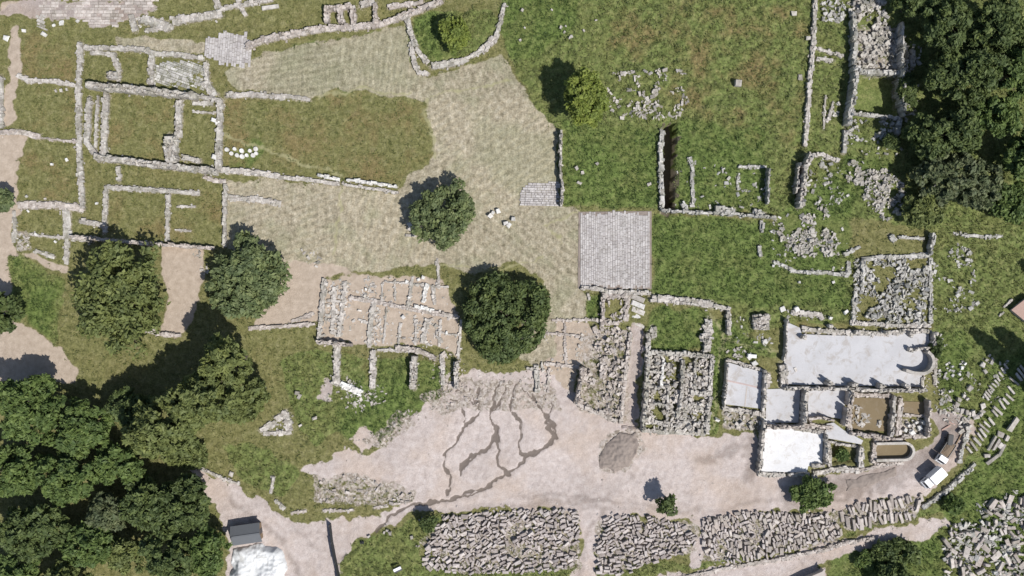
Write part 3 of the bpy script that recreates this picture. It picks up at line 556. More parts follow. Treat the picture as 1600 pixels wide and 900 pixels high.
BW('ruined_rooms', 'pink-floored room footings between the two round dark trees and the digging yard', 'ruin', [
   ([(508,436),(503,490),(499,534)], 8, .7), ([(540,442),(534,490),(530,525)], 7, .5), ([(522,450),(520,520)], 7, .4), ([(497,534),(550,538)], 6, 1.7, 'warm'), ([(545,465),(600,474),(660,486),(716,496)], 7, .5, 'warm'), ([(586,472),(580,500),(577,542)], 8, .5), ([(528,537),(526,598)], 12, .8), ([(583,548),(583,605)], 10, .6), ([(520,596),(532,600)], 8, .6), ([(533,598),(564,613)], 10, .7, 'marble'), ([(618,543),(650,546),(680,560)], 9, .7, 'warm'), ([(648,556),(646,606)], 10, 1.9), ([(713,565),(713,605)], 6, 1.8), ([(690,553),(692,600)], 8, .4), ([(684,404),(686,450)], 4, .3), ([(645,432),(638,480)], 5, .3), ([(598,442),(597,470)], 3, .3), ([(668,498),(660,535)], 9, .4), ([(676,446),(680,475)], 5, .4), ([(688,500),(687,540)], 4, .3), ([(565,468),(586,470)], 8, .3), ([(603,440),(640,443),(700,449)], 3, .35), ([(560,500),(580,506)], 4, .35), ([(604,480),(600,536)], 3, .3), ([(626,505),(623,536)], 4, .35), ([(650,500),(649,538)], 4, .4), ([(720,500),(716,560)], 4, .3), ([(590,546),(640,549)], 4, .4), ([(512,470),(540,473)], 4, .4), ([(508,500),(536,503)], 4, .4), ([(690,520),(716,524)], 3, .3), ([(618,470),(616,445)], 3, .3)], 'pale')
BW('ruined_rooms', 'faint low footings in bare earth between the round dark tree and the tumbled ruin', 'ruin', [([(848,520),(905,525)], 4, .35), ([(850,568),(903,573)], 5, .4), ([(882,505),(884,570)], 4, .3), ([(858,575),(856,612)], 4, .4)], 'warm')
BW('marble_block', 'white marble slab shaped like a one lying in the pink-floored footings', 'block', [([(668,444),(662,472)], 6, .6), ([(648,479),(678,484)], 5, .6)], 'marble')
BW('ruined_wall', 'low dry wall along the lower side of the straw patch right of the blue-green tree', 'wall', [([(392,513),(440,510),(492,506)], 5, .5), ([(455,503),(490,490)], 6, .3)], 'warm')
BW('ruined_wall', 'short pale wall end poking out between pine crown and tan track', 'wall', [([(228,516),(262,524),(282,523)], 6, .7)], 'warm')
BW('ruined_wall', 'stub walls of dark stone in the digging yard below the round dark tree', 'wall', [([(838,570),(840,612)], 9, .8), ([(822,575),(835,577)], 4, .6), ([(846,566),(848,580)], 3, .5)], 'grey')
BW('boundary_wall', 'long thin whitish boundary wall down the right side of the tall grass', 'wall', [([(1273,-30),(1272,30),(1268,90),(1263,140),(1257,228)], 7, .8)], 'pale')
BW('ruined_house', 'tall-walled ruin with a deep shaded grass room beside the right wood', 'ruin', [
   ([(1331,22),(1331,60),(1330,104)], 7, 2.4), ([(1332,108),(1326,160),(1320,196)], 8, 3.0), ([(1320,205),(1318,238)], 8, .9), ([(1404,38),(1404,112)], 4, 2.6), ([(1404,114),(1403,150),(1407,183)], 4, 2.8), ([(1334,112),(1402,115)], 9, 1.0), ([(1332,178),(1400,186)], 5, .8), ([(1416,72),(1412,128)], 5, .9), ([(1425,80),(1424,105)], 8, .6), ([(1404,186),(1400,210)], 9, 1.0)], 'lichen')
BW('ruined_rooms', 'low cross walls between the thin white boundary wall and the tall-walled ruin', 'ruin', [([(1278,77),(1316,88)], 5, .4), ([(1276,92),(1300,95)], 6, .3), ([(1288,152),(1287,200)], 3, .4), ([(1302,160),(1292,190)], 4, .5)], 'pale')
BW('ruined_wall', 'high pale double wall with a black shadow on its left, rounded at its top', 'wall', [([(1262,243),(1254,262),(1246,325)], 7, 2.8), ([(1245,256),(1240,302)], 3, 2.2), ([(1262,243),(1285,242),(1308,252)], 6, .6)], 'pale')
BW('terrace_wall', 'long terrace wall at the foot of the tall grass right of the big pavement', 'wall', [([(1034,330),(1120,334),(1210,340)], 4, 1.3), ([(1066,318),(1072,328)], 7, .8), ([(1116,327),(1146,329)], 10, 1.2), ([(1176,330),(1192,335)], 9, 1.1), ([(1197,265),(1197,318)], 3, 2.2), ([(1153,261),(1196,261)], 4, .3), ([(1153,272),(1152,296)], 4, .3)], 'lichen')
BW('rubble_wall', 'ragged white rubble edge of the dark ditch above the big pavement', 'wall', [([(1034,204),(1031,240),(1034,328)], 8, .9)], 'lichen')
BW('rubble_wall', 'thin dotted line of stones in the tall grass right of the dark ditch', 'wall', [([(1076,247),(1081,262),(1082,322)], 5, .4)], 'lichen')
BW('ruined_wall', 'short upright grey wall standing in lush grass beneath the terrace wall', 'wall', [([(1190,345),(1190,362)], 5, .8), ([(1186,384),(1188,400)], 5, .7)], 'lichen')
BW('rubble_wall', 'curved low row of white stones below the tumbled heap in lush grass', 'wall', [([(1208,408),(1240,424),(1300,427)], 5, .4), ([(1302,427),(1324,430),(1325,410)], 6, .6), ([(1318,398),(1342,386)], 5, .5)], 'lichen')
BW('ruined_wall', 'frame of walls around the square field of broken stones above the grey floors', 'wall', [([(1347,405),(1346,455)], 5, .9), ([(1335,455),(1332,500)], 6, .6), ([(1452,402),(1453,505)], 5, .6), ([(1328,504),(1390,508),(1451,509)], 6, .7, 'pale'), ([(1346,404),(1448,400)], 6, .5)], 'lichen')
BW('ruined_wall', 'low wall with a dark gap at the foot of the right wood', 'wall', [([(1390,368),(1396,376)], 8, .6), ([(1402,371),(1442,373)], 4, .6), ([(1454,366),(1448,398)], 4, 1.8), ([(1420,400),(1446,396)], 4, .4), ([(1490,365),(1530,370),(1565,369)], 4, .4)], 'lichen')
BW('monument_plinth', 'square pale monument base standing alone in grass above the grey floors', 'base', [([(1176,495),(1199,495)], 8, 1.3), ([(1176,503),(1199,503)], 8, 1.2), ([(1176,511),(1199,511)], 8, 1.3)], 'pale')
BAS = BW('ruined_basilica', 'large pale-floored hall with a rounded end and pier stumps, right of the small covered floor', 'ruin', [
   ([(1227,498),(1225,548),(1222,562)], 2.5, 1.9, 'pale'), ([(1222,570),(1224,604)], 14, 1.0), ([(1254,514),(1300,519),(1370,521),(1408,519)], 8, .7), ([(1236,488),(1280,492),(1284,498)], 8, .5), ([(1408,516),(1452,518)], 6, 1.0), ([(1454,519),(1453,541)], 4, 2.0), ([(1424,545),(1448,543)], 4, 1.5), ([(1222,606),(1300,606),(1370,609),(1442,609)], 5, 2.1), ([(1440,590),(1440,604)], 5, .8), ([(1462,520),(1460,600)], 5, .4)], 'pale')
for i, (x, y, h) in enumerate([(1288,596,2.6),(1326,598,2.8),(1368,600,2.6),(1408,602,2.4)]):
    BW('stone_pier', ['upright pier stump on the lower wall of the pale hall, nearest its rubble corner', 'upright pier stump on the lower wall of the pale hall, second from its rubble corner', 'upright pier stump on the lower wall of the pale hall, third from its rubble corner', 'upright pier stump on the lower wall of the pale hall, nearest the rounded end'][i], 'pier', [([(x, y), (x + 7, y + 1)], 6, h)], 'pale', 'piers of the pale-floored hall')
for i, (x, y, h) in enumerate([(1292,509,1.6),(1334,518,1.8),(1378,518,1.8),(1416,521,1.8),(1416,546,1.6),(1250,526,1.8)]):
    BW('stone_pier', ['broken pier at the top edge of the pale hall near its left corner', 'broken pier at the top edge of the pale hall, second of four', 'broken pier at the top edge of the pale hall, third of four', 'broken pier at the top edge of the pale hall near its right corner', 'free pier stump in front of the rounded end of the pale hall', 'free pier stump inside the left end of the pale hall'][i], 'pier', [([(x, y), (x + 5, y + 1)], 5, h)], 'pale', 'piers of the pale-floored hall')
BW('ruined_room', 'walls round the small covered floor with a reddish dividing line', 'ruin', [([(1134,562),(1160,569),(1190,578)], 4, .9, 'pale'), ([(1193,578),(1190,640)], 4, 2.0), ([(1134,566),(1129,634)], 2.5, 2.3, 'pale'), ([(1128,637),(1160,642),(1188,647)], 8, .8), ([(1200,585),(1198,603)], 8, .7)], 'pale')
BW('ruined_rooms', 'cluster of small deep rooms with grey floors below the pale hall', 'ruin', [
   ([(1194,608),(1190,655)], 5, 1.0, 'pale'), ([(1254,610),(1250,664)], 5, 3.2, 'pale'), ([(1194,664),(1250,666)], 5, 2.2), ([(1259,612),(1257,650)], 4, 1.2, 'pale'), ([(1323,610),(1321,630)], 6, 3.0), ([(1319,636),(1316,662)], 6, 3.0), ([(1262,654),(1280,651),(1300,656)], 4, 2.0), ([(1254,664),(1300,668)], 8, .7), ([(1328,616),(1388,618)], 6, .7), ([(1394,618),(1388,680)], 6, 1.8, 'pale'), ([(1326,676),(1350,679),(1386,683)], 5, 1.6), ([(1328,630),(1326,672)], 6, .6), ([(1406,622),(1402,678)], 9, .7), ([(1446,624),(1445,680)], 4, 2.4), ([(1410,680),(1445,682)], 6, .8), ([(1410,648),(1442,650)], 4, .5)], 'warm')
BW('ruined_room', 'walls of the bright white-floored room at the road edge', 'ruin', [([(1191,655),(1187,700),(1183,738)], 5, 2.2, 'pale'), ([(1288,678),(1287,722)], 4, 2.3), ([(1240,670),(1288,674)], 5, 1.0, 'pale'), ([(1266,726),(1286,727)], 5, 1.3), ([(1184,740),(1225,742)], 6, .6, 'pale'), ([(1230,741),(1262,740)], 5, 1.1, 'pale')], 'pale')
BW('ruined_rooms', 'small overgrown pit room between white-floored room and rounded pool', 'ruin', [([(1292,690),(1340,697)], 4, 1.0, 'pale'), ([(1294,694),(1296,726)], 5, .8), ([(1344,698),(1342,728)], 8, 1.1), ([(1272,740),(1310,732),(1340,734)], 9, .6), ([(1272,736),(1274,752)], 8, .6)], 'pale')
POOL = BW('ruined_pool', 'rounded stone-rimmed basin filled with brown grass beside the road', 'basin', [([(1365,687),(1408,686)], 5, .8), ([(1410,723),(1366,725)], 5, .7), ([(1366,692),(1363,722)], 9, .8), ([(1340,735),(1380,727),(1422,714)], 5, .4)], 'warm')
BW('retaining_wall', 'row of squared kerb blocks along the outer bend of the dirt road', 'wall', [([(1512,672),(1502,700),(1498,722)], 6, .7), ([(1522,725),(1490,755),(1462,778),(1440,792)], 7, .7)], 'lichen')
BW('retaining_wall', 'low stone edging of the pink path along the bottom border', 'wall', [([(1050,906),(1130,888),(1200,876)], 7, .4), ([(1200,876),(1290,858),(1310,850),(1365,840)], 7, .6)], 'warm')
BW('rubble_wall', 'curved dry stone edging left of the digging yard under the big pine', 'wall', [([(290,714),(300,724),(318,732)], 7, .5), ([(318,733),(345,745),(375,757)], 4, .4), ([(428,745),(424,770)], 4, .3), ([(432,782),(444,794)], 5, .3)], 'pale')
BW('rubble_wall', 'dry stone edging above the verge left of the damp gullies', 'wall', [([(456,801),(478,798)], 4, .25), ([(505,798),(552,797)], 4, .3), ([(585,794),(604,790)], 4, .2), ([(615,788),(640,783)], 3, .25)], 'warm')
BW('stone_platform', 'triangular heap of pale stones on the grass right of the big pine', 'platform', [([(408,672),(430,660)], 9, .3), ([(412,677),(455,676)], 7, .3), ([(432,655),(448,645),(452,672)], 11, .35)], 'pale')

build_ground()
def solid_wall(pts, w, h, mat, parent, part='wall', z0=-.3):
    """a continuous built wall of even thickness with a worn top"""
    P = [np.array(W(p)) - np.array(parent.location[:2]) for p in pts]; bm = bmesh.new(); R = []
    for i, p in enumerate(P):
        d = P[min(i + 1, len(P) - 1)] - P[max(i - 1, 0)]; d = d / np.hypot(*d); n = np.array([-d[1], d[0]]) * w * S / 2; hh = h * RNG.uniform(.93, 1.04)
        R.append([bm.verts.new((*(p + n * RNG.uniform(.9, 1.1)), z0)), bm.verts.new((*(p + n), hh)), bm.verts.new((*(p - n), hh * RNG.uniform(.97, 1.03))), bm.verts.new((*(p - n * RNG.uniform(.9, 1.1)), z0))])
    for a, b in zip(R[:-1], R[1:]):
        for k in range(3): bm.faces.new((a[k], a[k + 1], b[k + 1], b[k]))
    bm.faces.new(R[0]); bm.faces.new(R[-1][::-1]); return bm_obj(part, bm, mat, parent)
solid_wall([(1408,577),(1420,581),*arc(1433,564,18,18,90,-62,16)], 4.5, 2.3, M['pale'], BAS, 'apse_wall')
solid_wall([(1366,692),*arc(1410,704,14,13,-90,90,12),(1366,718)], 4, 1.2, M['pale'], POOL, 'rim_wall')
# stairs out of the sunken alley
st = empty('stone_stair', W((996,482))); tag(st, 'short flight of broad white steps at the top of the sunken alley', 'stairs')
for i in range(5):
    c = W((996 + i * .6, 466 + i * 10)); V, F = boxes([(c[0] - st.location.x, c[1] - st.location.y, -.8, 2.7, 1.0, 1.45 - i * .22, -.38)], .02)
    link('step', mesh_np('step', V, F, M['marble' if i % 2 else 'pale']), st)
# ------------------------------------------------------------------ fields of rubble (nobody could count these)
def sample(poly, n, rng=RNG):
    a = np.array(poly, float); lo, hi = a.min(0), a.max(0); out = np.zeros((0, 2))
    while len(out) < n:
        p = rng.uniform(lo, hi, (n * 2, 2)); out = np.vstack([out, p[inpoly(p[:, 0], p[:, 1], poly)]])
    return out[:n]
def rubble(polys, dens, smin, smax, mat, hmul=.6, tilt=.25, lift=.25, ang=None, aj=3.2, clumpy=0.0):
    rows = []
    for poly in polys:
        a = np.array(poly, float); area = .5 * abs(np.dot(a[:, 0], np.roll(a[:, 1], 1)) - np.dot(a[:, 1], np.roll(a[:, 0], 1)))
        p = sample(poly, max(3, int(area * dens)))
        if clumpy: p = p[fbm(p[:, 0], p[:, 1], 16, 3, 2) + RNG.uniform(-.12, .12, len(p)) > .38 + clumpy * .15]
        n = len(p); x, y = Wv(p[:, 0], p[:, 1])
        l = np.exp(RNG.uniform(math.log(smin), math.log(smax), n)); w = l * RNG.uniform(.28, .75, n); h = w * RNG.uniform(hmul * .6, hmul * 1.4, n)
        z = gz(p[:, 0], p[:, 1]) - .12 + RNG.random(n) ** 2 * lift
        g = (ang if ang is not None else 0) + RNG.normal(0, aj, n)
        rows.append(np.stack([x, y, z, l, w, h, g], 1))
    V, F = boxes(np.vstack(rows), .12, tilt)
    return tag(link('rubble', mesh_np('rubble', V, F, M[mat])), kind='stuff')
rubble([[(938,512),(985,510),(978,560),(970,660),(930,645),(902,628),(912,575),(925,550)], [(942,462),(985,462),(978,505),(940,508)]], .17, .25, .95, 'warm', .8, .35, .6, clumpy=.8)
rubble([[(1012,556),(1106,556),(1104,676),(1004,670)], [(1096,505),(1112,505),(1110,550),(1094,550)]], .20, .25, .95, 'pale', .9, .4, .8, clumpy=.6)
rubble([[(1330,30),(1380,30),(1402,60),(1402,110),(1332,106)], [(1322,0),(1380,0),(1385,30),(1330,40)]], .18, .3, 1.0, 'grey', .7, .45, .7, clumpy=.15)
rubble([[(1320,188),(1400,190),(1398,215),(1330,225)], [(1283,0),(1322,0),(1318,38),(1285,32)], [(1296,165),(1312,160),(1310,190),(1298,195)]], .07, .3, .9, 'lichen', .7, .3, .3, clumpy=.3)
rubble([[(1242,345),(1290,318),(1295,350),(1312,380),(1310,400),(1255,402),(1215,375),(1215,350)]], .127, .3, .95, 'grey', .5, .4, .5, clumpy=.3)
rubble([[(1330,270),(1395,262),(1416,295),(1412,335),(1380,345),(1355,320)], [(1318,250),(1350,252),(1340,290),(1322,285)]], .127, .3, .95, 'grey', .5, .45, .5, clumpy=.3)
rubble([[(1335,405),(1392,402),(1390,505),(1332,502)], [(1392,410),(1452,402),(1450,506),(1392,505)]], .16, .25, .95, 'lichen', .9, .4, .6, clumpy=.85)
rubble([[(958,112),(1070,110),(1078,150),(1060,185),(960,188),(945,150)]], .06, .3, .95, 'pale', .7, .35, .3, clumpy=.7)
rubble([[(490,748),(545,742),(640,765),(650,782),(600,790),(500,788)], [(690,600),(730,590),(740,620),(700,640)], [(690,548),(720,560),(715,610),(690,600)]], .05, .3, .9, 'warm', .6, .3, .25, clumpy=.6)
rubble([[(502,440),(545,440),(535,530),(500,530)], [(578,480),(592,480),(600,535),(572,542)], [(655,495),(690,498),(692,540),(650,540)], [(560,432),(590,440),(588,465),(558,460)]], .09, .25, .85, 'pale', .6, .25, .2, clumpy=.4)
rubble([[(590,530),(640,545),(700,560),(760,580),(870,590),(870,640),(780,632),(700,640),(650,660),(600,690),(540,710),(530,690),(620,650),(690,610),(640,560)]], .022, .2, .6, 'warm', .6, .3, .1, clumpy=.8)
rubble([[(1130,645),(1188,650),(1186,672),(1130,668)], [(1408,655),(1445,655),(1443,680),(1408,680)], [(1330,630),(1352,640),(1380,665),(1332,668)], [(1470,610),(1520,650),(1500,680),(1465,650)], [(1222,575),(1245,575),(1240,606),(1222,604)], [(1134,545),(1165,540),(1165,562),(1136,560)]], .05, .35, 1.0, 'pale', .7, .3, .3, clumpy=.3)
rubble([[(505,440),(560,432),(690,438),(716,490),(718,545),(640,540),(500,530)], [(845,515),(920,510),(905,570),(890,620),(845,610)], [(520,596),(600,600),(640,640),(540,650)]], .022, .15, .7, 'pale', .6, .25, .12, clumpy=.5)
rubble([[(470,385),(500,395),(502,420),(480,415)], [(302,388),(325,390),(325,430),(306,430)], [(25,362),(45,362),(46,388),(28,392)], [(205,25),(265,25),(262,48),(220,50)], [(505,612),(530,622),(528,634),(505,630)], [(535,585),(590,610),(585,640),(540,630)], [(408,660),(450,645),(456,680),(408,676)]], .06, .25, .8, 'pale', .5, .3, .2, clumpy=.3)
rubble([[(1500,560),(1575,560),(1560,630),(1500,640)], [(1490,380),(1530,380),(1525,460),(1500,470)], [(1150,500),(1175,490),(1225,540),(1150,540)], [(1225,480),(1330,485),(1330,500),(1232,500)]], .014, .3, .9, 'lichen', .6, .3, .15, clumpy=.6)
rubble([[(1060,895),(1200,872),(1320,850),(1430,840),(1440,812),(1300,842),(1180,875),(1060,905)], [(905,700),(1180,680),(1185,740),(1000,800),(930,790)], [(490,715),(700,650),(740,680),(680,760),(560,745)]], .008, .12, .42, 'warm', .5, .3, .05, clumpy=.2)
rubble([[(1256,250),(1320,245),(1330,320),(1250,320)], [(1408,60),(1440,60),(1432,190),(1408,190)], [(1390,190),(1420,200),(1400,250),(1330,240)], [(1400,410),(1520,380),(1530,480),(1456,500)], [(1455,520),(1475,520),(1500,640),(1460,640)]], .025, .3, .95, 'lichen', .6, .35, .2, clumpy=.5)
rubble([[(1254,511),(1300,514),(1410,517),(1410,526),(1300,528),(1254,524)], [(1440,584),(1462,560),(1464,606),(1440,608)]], .10, .15, .5, 'warm', .5, .2, .5)
rubble([[(1060,250),(1200,255),(1195,325),(1050,325)], [(1205,335),(1325,335),(1325,430),(1205,420)]], .012, .3, .9, 'lichen', .6, .3, .15, clumpy=.7)

# ------------------------------------------------------------------ cut blocks laid out in the yards below the road
def block_meshes(name, mat, n, tag_, jit=.085):
    out = []
    for i in range(n):
        V, F = boxes([(0, 0, 0, 1, 1, 1, 0)], jit, .06, np.random.default_rng(tag_ * 100 + i)); out.append(mesh_np(name, V, F, M[mat]))
    return out
occ = np.zeros((1100, 1900), bool)
def place_blocks(poly, n, th, aj, lmin, lmax, hmin, hmax, gap=.35, perp=.35, asp=(.3, .62)):
    res = []; pts = sample(poly, n * 26); k = 0
    Ls = np.sort(np.exp(RNG.uniform(math.log(lmin), math.log(lmax), n)))[::-1]
    for i in range(n):
        for _ in range(26):
            x, y = pts[k]; k += 1
            if vnoise(np.float64(x), np.float64(y), 13, 3) < .24 or vnoise(np.float64(x), np.float64(y), 30, 5) < .16: continue
            a = math.radians(th + (90 if RNG.random() < perp else 0) + RNG.normal(0, aj)); l = Ls[i]; w = max(2.3, l * RNG.uniform(*asp))
            q = int(l / 2 + w / 2 + 3); x0, y0 = int(x) - q + 100, int(y) - q + 100
            if x0 < 0 or y0 < 0 or x0 + 2 * q >= 1900 or y0 + 2 * q >= 1100: continue
            yy, xx = np.mgrid[y0:y0 + 2 * q, x0:x0 + 2 * q]; u = (xx - 100 - x) * math.cos(a) + (yy - 100 - y) * math.sin(a); v = -(xx - 100 - x) * math.sin(a) + (yy - 100 - y) * math.cos(a)
            s = (np.abs(u) < l / 2 + gap) & (np.abs(v) < w / 2 + gap)
            if (occ[yy, xx] & s).any(): continue
            occ[yy, xx] |= (np.abs(u) < l / 2) & (np.abs(v) < w / 2)
            res.append((x, y, l, w, RNG.uniform(hmin, hmax), a)); break
    return res
YARDS = [
 ([(690,808),(760,800),(820,797),(900,797),(906,830),(900,880),(870,890),(760,895),(700,893),(660,885),(668,850)], 760, -25, 20, 3.8, 11, .35, 1.0, 'warm-grey cut block in the widest block yard, left of the gap path', 'cut blocks in the widest yard'),
 ([(945,808),(1010,805),(1082,825),(1086,850),(1060,865),(1000,885),(975,898),(935,895),(932,850)], 460, -18, 20, 3.8, 11, .35, 1.0, 'warm-grey cut block in the middle yard, right of the gap path', 'cut blocks in the middle yard'),
 ([(1096,812),(1160,800),(1240,803),(1300,805),(1316,836),(1270,850),(1200,868),(1120,878),(1100,862)], 640, 75, 20, 3.8, 11, .35, 1.0, 'grey cut block in the right yard between gravel and the bright bush', 'cut blocks in the right yard'),
 ([(1304,803),(1345,785),(1440,775),(1432,805),(1380,812),(1330,825)], 70, 80, 14, 8, 19, .5, .8, 'long narrow block standing in the close row inside the road bend', 'long blocks in the road bend'),
 ([(1545,785),(1600,775),(1640,800),(1660,900),(1480,900),(1470,850),(1490,815),(1530,820)], 120, 40, 60, 5, 18, .4, 1.2, 'tumbled grey block in the heap at the lower right corner', 'tumbled blocks in the corner heap'),
]
allb = []
for yi, (poly, n, th, aj, l0, l1, h0, h1, lab, grp) in enumerate(YARDS):
    for b in place_blocks(poly, n, th, aj, l0, l1, h0, h1, perp=.2 if yi != 3 else .05, asp=(.3, .6) if yi != 3 else (.22, .36)): allb.append((*b, yi))
def inframe(b): return b[0] < 1598 and b[1] < 898
allb.sort(key=lambda b: (not inframe(b), -b[2] * b[3]))
warm_m = block_meshes('stone_block', 'yard', 10, 1); grey_m = block_meshes('stone_block', 'warm', 10, 2)
rest = []
for i, (x, y, l, w, h, a, yi) in enumerate(allb):
    wx, wy = W((x, y)); z = float(gz(x, y)) - .1
    if i < 296 and inframe((x, y)):
        o = link('stone_block', random.choice(warm_m if yi < 2 else grey_m), None, (wx, wy, z)); o.scale = (l * S, w * S, h)
        o.rotation_euler = (RNG.normal(0, .10), RNG.normal(0, .07), -a); tag(o, YARDS[yi][8], 'stone block', YARDS[yi][9])
    else: rest.append((wx, wy, z, l * S, w * S, h, -a))
V, F = boxes(rest, .085, .12); tag(link('rubble', mesh_np('rubble', V, F, M['yard'])), kind='stuff')
rubble([[(660,790),(905,782),(910,835),(640,860)], [(930,800),(1085,808),(1095,870),(925,890)], [(1090,800),(1320,792),(1310,850),(1095,885)]], .006, .25, .7, 'yard', .7, .3, .1); rubble([y[0] for y in YARDS[:4]], .03, .3, .7, 'yard', .7, .35, .2); rubble([YARDS[4][0], [(1500,800),(1560,775),(1600,760),(1640,900),(1470,905)]], .035, .3, 1.1, 'lichen', .7, .4, .3, clumpy=.4)

# long slabs set out in ranks on the slope at the right border
slab_m = block_meshes('marble_slab', 'pale', 5, 3)
def slabpt(zx, zy): return 1480 + zx / 4.5, 520 + zy / 4.5
R1 = [(262,448),(275,430),(288,412),(302,386),(320,366),(336,343),(350,318),(364,290),(380,264),(400,232)]
R2 = [(148,820),(178,792),(202,762),(224,728),(240,700),(252,668),(270,640),(302,620),(322,562),(345,545),(375,502),(398,478),(428,450),(440,400),(462,340),(495,310),(512,285),(532,260)]
BIG = [(448,640,24,8,-55),(305,770,24,3.5,-60),(335,785,20,4,-58),(370,712,10,8,20),(412,740,9,5,-60),(312,885,22,5,-38),(375,820,20,4,-62),(365,790,9,7,-50),(270,860,9,6,0)]
for pts, lab, grp, L0, w0 in ((R1, 'short pale slab in the upper rank of slabs set side by side on the right-hand slope', 'short slabs in the upper rank', 11, 3.2), (R2, 'long pale slab in the lower rank laid across the grass of the right-hand slope', 'long slabs in the lower rank', 17, 3.6)):
    for zx, zy in pts:
        x, y = slabpt(zx, zy); o = link('marble_slab', random.choice(slab_m), None, (*W((x, y)), float(gz(x, y)) + .02))
        o.scale = (L0 * S * RNG.uniform(.75, 1.15), w0 * S * RNG.uniform(.8, 1.1), .5); o.rotation_euler = (0, 0, -math.radians(47 + RNG.normal(0, 5))); tag(o, lab, 'slab', grp)
LB = ['broad white slab lying alone on the grass of the right slope', 'thin pale beam on the right slope, left of its thicker twin', 'pale beam on the right slope between the thin beam and the curved edge', 'squarish pale block at the upper end of the two pale beams', 'small pale block on the right slope below the broad white slab', 'long white slab lying at the lower end of the slab ranks', 'slender pale slab leaning along the right of the two beams', 'stubby pale block beside the slender slab on the right slope', 'small rounded block between the road edging and the long white slab']
for (zx, zy, l, w, a), lab in zip(BIG, LB):
    x, y = slabpt(zx, zy); o = link('marble_slab', random.choice(slab_m), None, (*W((x, y)), float(gz(x, y)) + .02)); o.scale = (l * S, w * S, .6); o.rotation_euler = (0, 0, -math.radians(a)); tag(o, lab, 'slab')
# scattered upper stones of the slope and other loose pale stones
bl_m = block_meshes('boulder', 'pale', 6, 4, .16); wh_m = block_meshes('boulder', 'marble', 6, 5, .16)
def boulders(pts, lab, grp, ms, s0=4.5, s1=7.5, h=.45):
    for x, y in pts:
        o = link('boulder', random.choice(ms), None, (*W((x, y)), float(gz(x, y)) + .02)); s = RNG.uniform(s0, s1) * S; o.scale = (s, s * RNG.uniform(.6, .95), h * RNG.uniform(.7, 1.3)); o.rotation_euler = (RNG.normal(0, .1), RNG.normal(0, .1), RNG.uniform(0, 6)); tag(o, lab, 'boulder', grp)
boulders([slabpt(*p) for p in [(25,235),(95,245),(118,215),(78,290),(35,300)]], 'white stone in the loose cluster above the slab ranks on the right slope', 'white stones above the slab ranks', wh_m, 4, 5.5)
boulders([slabpt(*p) for p in [(255,270),(240,225),(290,160),(300,210),(265,190),(310,185)]], 'pale stone in the small tumbled group at the head of the slab ranks', 'stones at the head of the slab ranks', bl_m, 4, 7)
boulders([slabpt(*p) for p in [(60,500),(130,460),(150,385),(110,440),(170,560),(215,570),(245,550),(240,510),(195,590),(150,650),(90,690),(115,720),(130,660),(120,555),(75,470)]], 'pale stone in the jumble where the dirt road meets the slab ranks', 'stones at the road end', bl_m, 5, 9, .8)
boulders([(38,48),(70,54),(122,33),(97,37),(85,40),(10,60)], 'bright white stone on the lawn by the pink pavement in the upper left', 'white stones by the pink pavement', wh_m, 4.5, 8)
boulders([(97,142),(88,142),(105,140)], 'small pale stone beside the crooked rubble wall at the left edge', 'stones by the crooked wall', bl_m, 4, 6)
boulders([(337,189),(341,193),(336,245)], 'white boulder lying on the right wall of the roofless court', 'white boulders on the court wall', wh_m, 6, 10, .9)
boulders([(876,44),(884,42),(893,58),(890,60),(882,51),(931,32),(912,49),(820,44),(816,17),(862,16),(813,64)], 'white stone scattered in the tall grass near the top border', 'stones in the tall grass', bl_m, 2.5, 4.5)
boulders([(901,263),(933,256),(905,286),(910,270),(1014,288)], 'cream stone lying in the tall grass right of the dark-edged retaining wall', 'cream stones by the retaining wall', bl_m, 4, 7)
boulders([(1240,22),(1250,121),(1262,60)], 'cream stone lying beside the thin white boundary wall', 'stones by the boundary wall', bl_m, 6, 9)
boulders([(1302,441),(1248,441),(1208,415),(1205,362),(1230,372)], 'small white stone in lush grass around the curved stone row', 'stones by the curved row', wh_m, 3, 5)
boulders([(770,332),(778,330),(790,349),(795,352),(766,338),(802,342)], 'white stone in the small group right of the middle tree above the round dark tree', 'stones right of the middle tree', wh_m, 5, 8, .6)
boulders([(641,352),(644,346),(648,358)], 'pale stone at the left foot of the tree on the terrace wall', 'stones at the tree foot', wh_m, 5, 8, .7)
boulders([(631,495),(661,434),(698,520),(572,452),(636,440),(654,437),(640,465)], 'white stone standing out in the pink-floored footings', 'white stones in the footings', wh_m, 4, 6, .5)
boulders([(1178,567),(1194,533),(1222,483),(1243,483),(1172,557),(1295,497),(1120,655),(1320,488)], 'cream stone on the grass strip between the small covered floor and the pale hall', 'cream stones by the covered floor', wh_m, 5, 9, .6)
boulders([(1418,665),(1430,660),(1436,668),(1424,675),(1414,672),(1440,660)], 'white stone piled in the small end room of the deep rooms', 'white stones in the end room', wh_m, 5, 8, .6)
boulders([(577,838),(605,828),(600,832),(610,832),(673,857),(644,838)], 'pale stone in the rough grass below the damp gullies', 'stones in the rough grass', bl_m, 4, 8, .5)
boulders([(470,664),(455,660),(448,658),(492,653),(465,614),(468,620),(362,740)], 'pale stone lying on the grass right of the big pine', 'stones by the big pine', bl_m, 5, 8, .5)
boulders([(43,307),(82,257),(105,250),(45,330),(88,378),(57,366),(152,318)], 'small white stone on the lawns beside the tan path', 'stones by the tan path', wh_m, 3.5, 5.5)
def box_thing(name, lab, cat, x, y, l, w, h, mat, ang=0):
    V, F = boxes([(0, 0, -.1, l * S, w * S, h + .1, 0)], .02); return tag(link(name, mesh_np(name, V, F, M[mat]), None, (*W((x, y)), float(gz(x, y))), -math.radians(ang)), lab, cat)
box_thing('marble_block', 'lone square pale block in the tall grass, right of the white stone scatter', 'block', 1152, 131, 10, 10, 1.0, 'pale', 5)
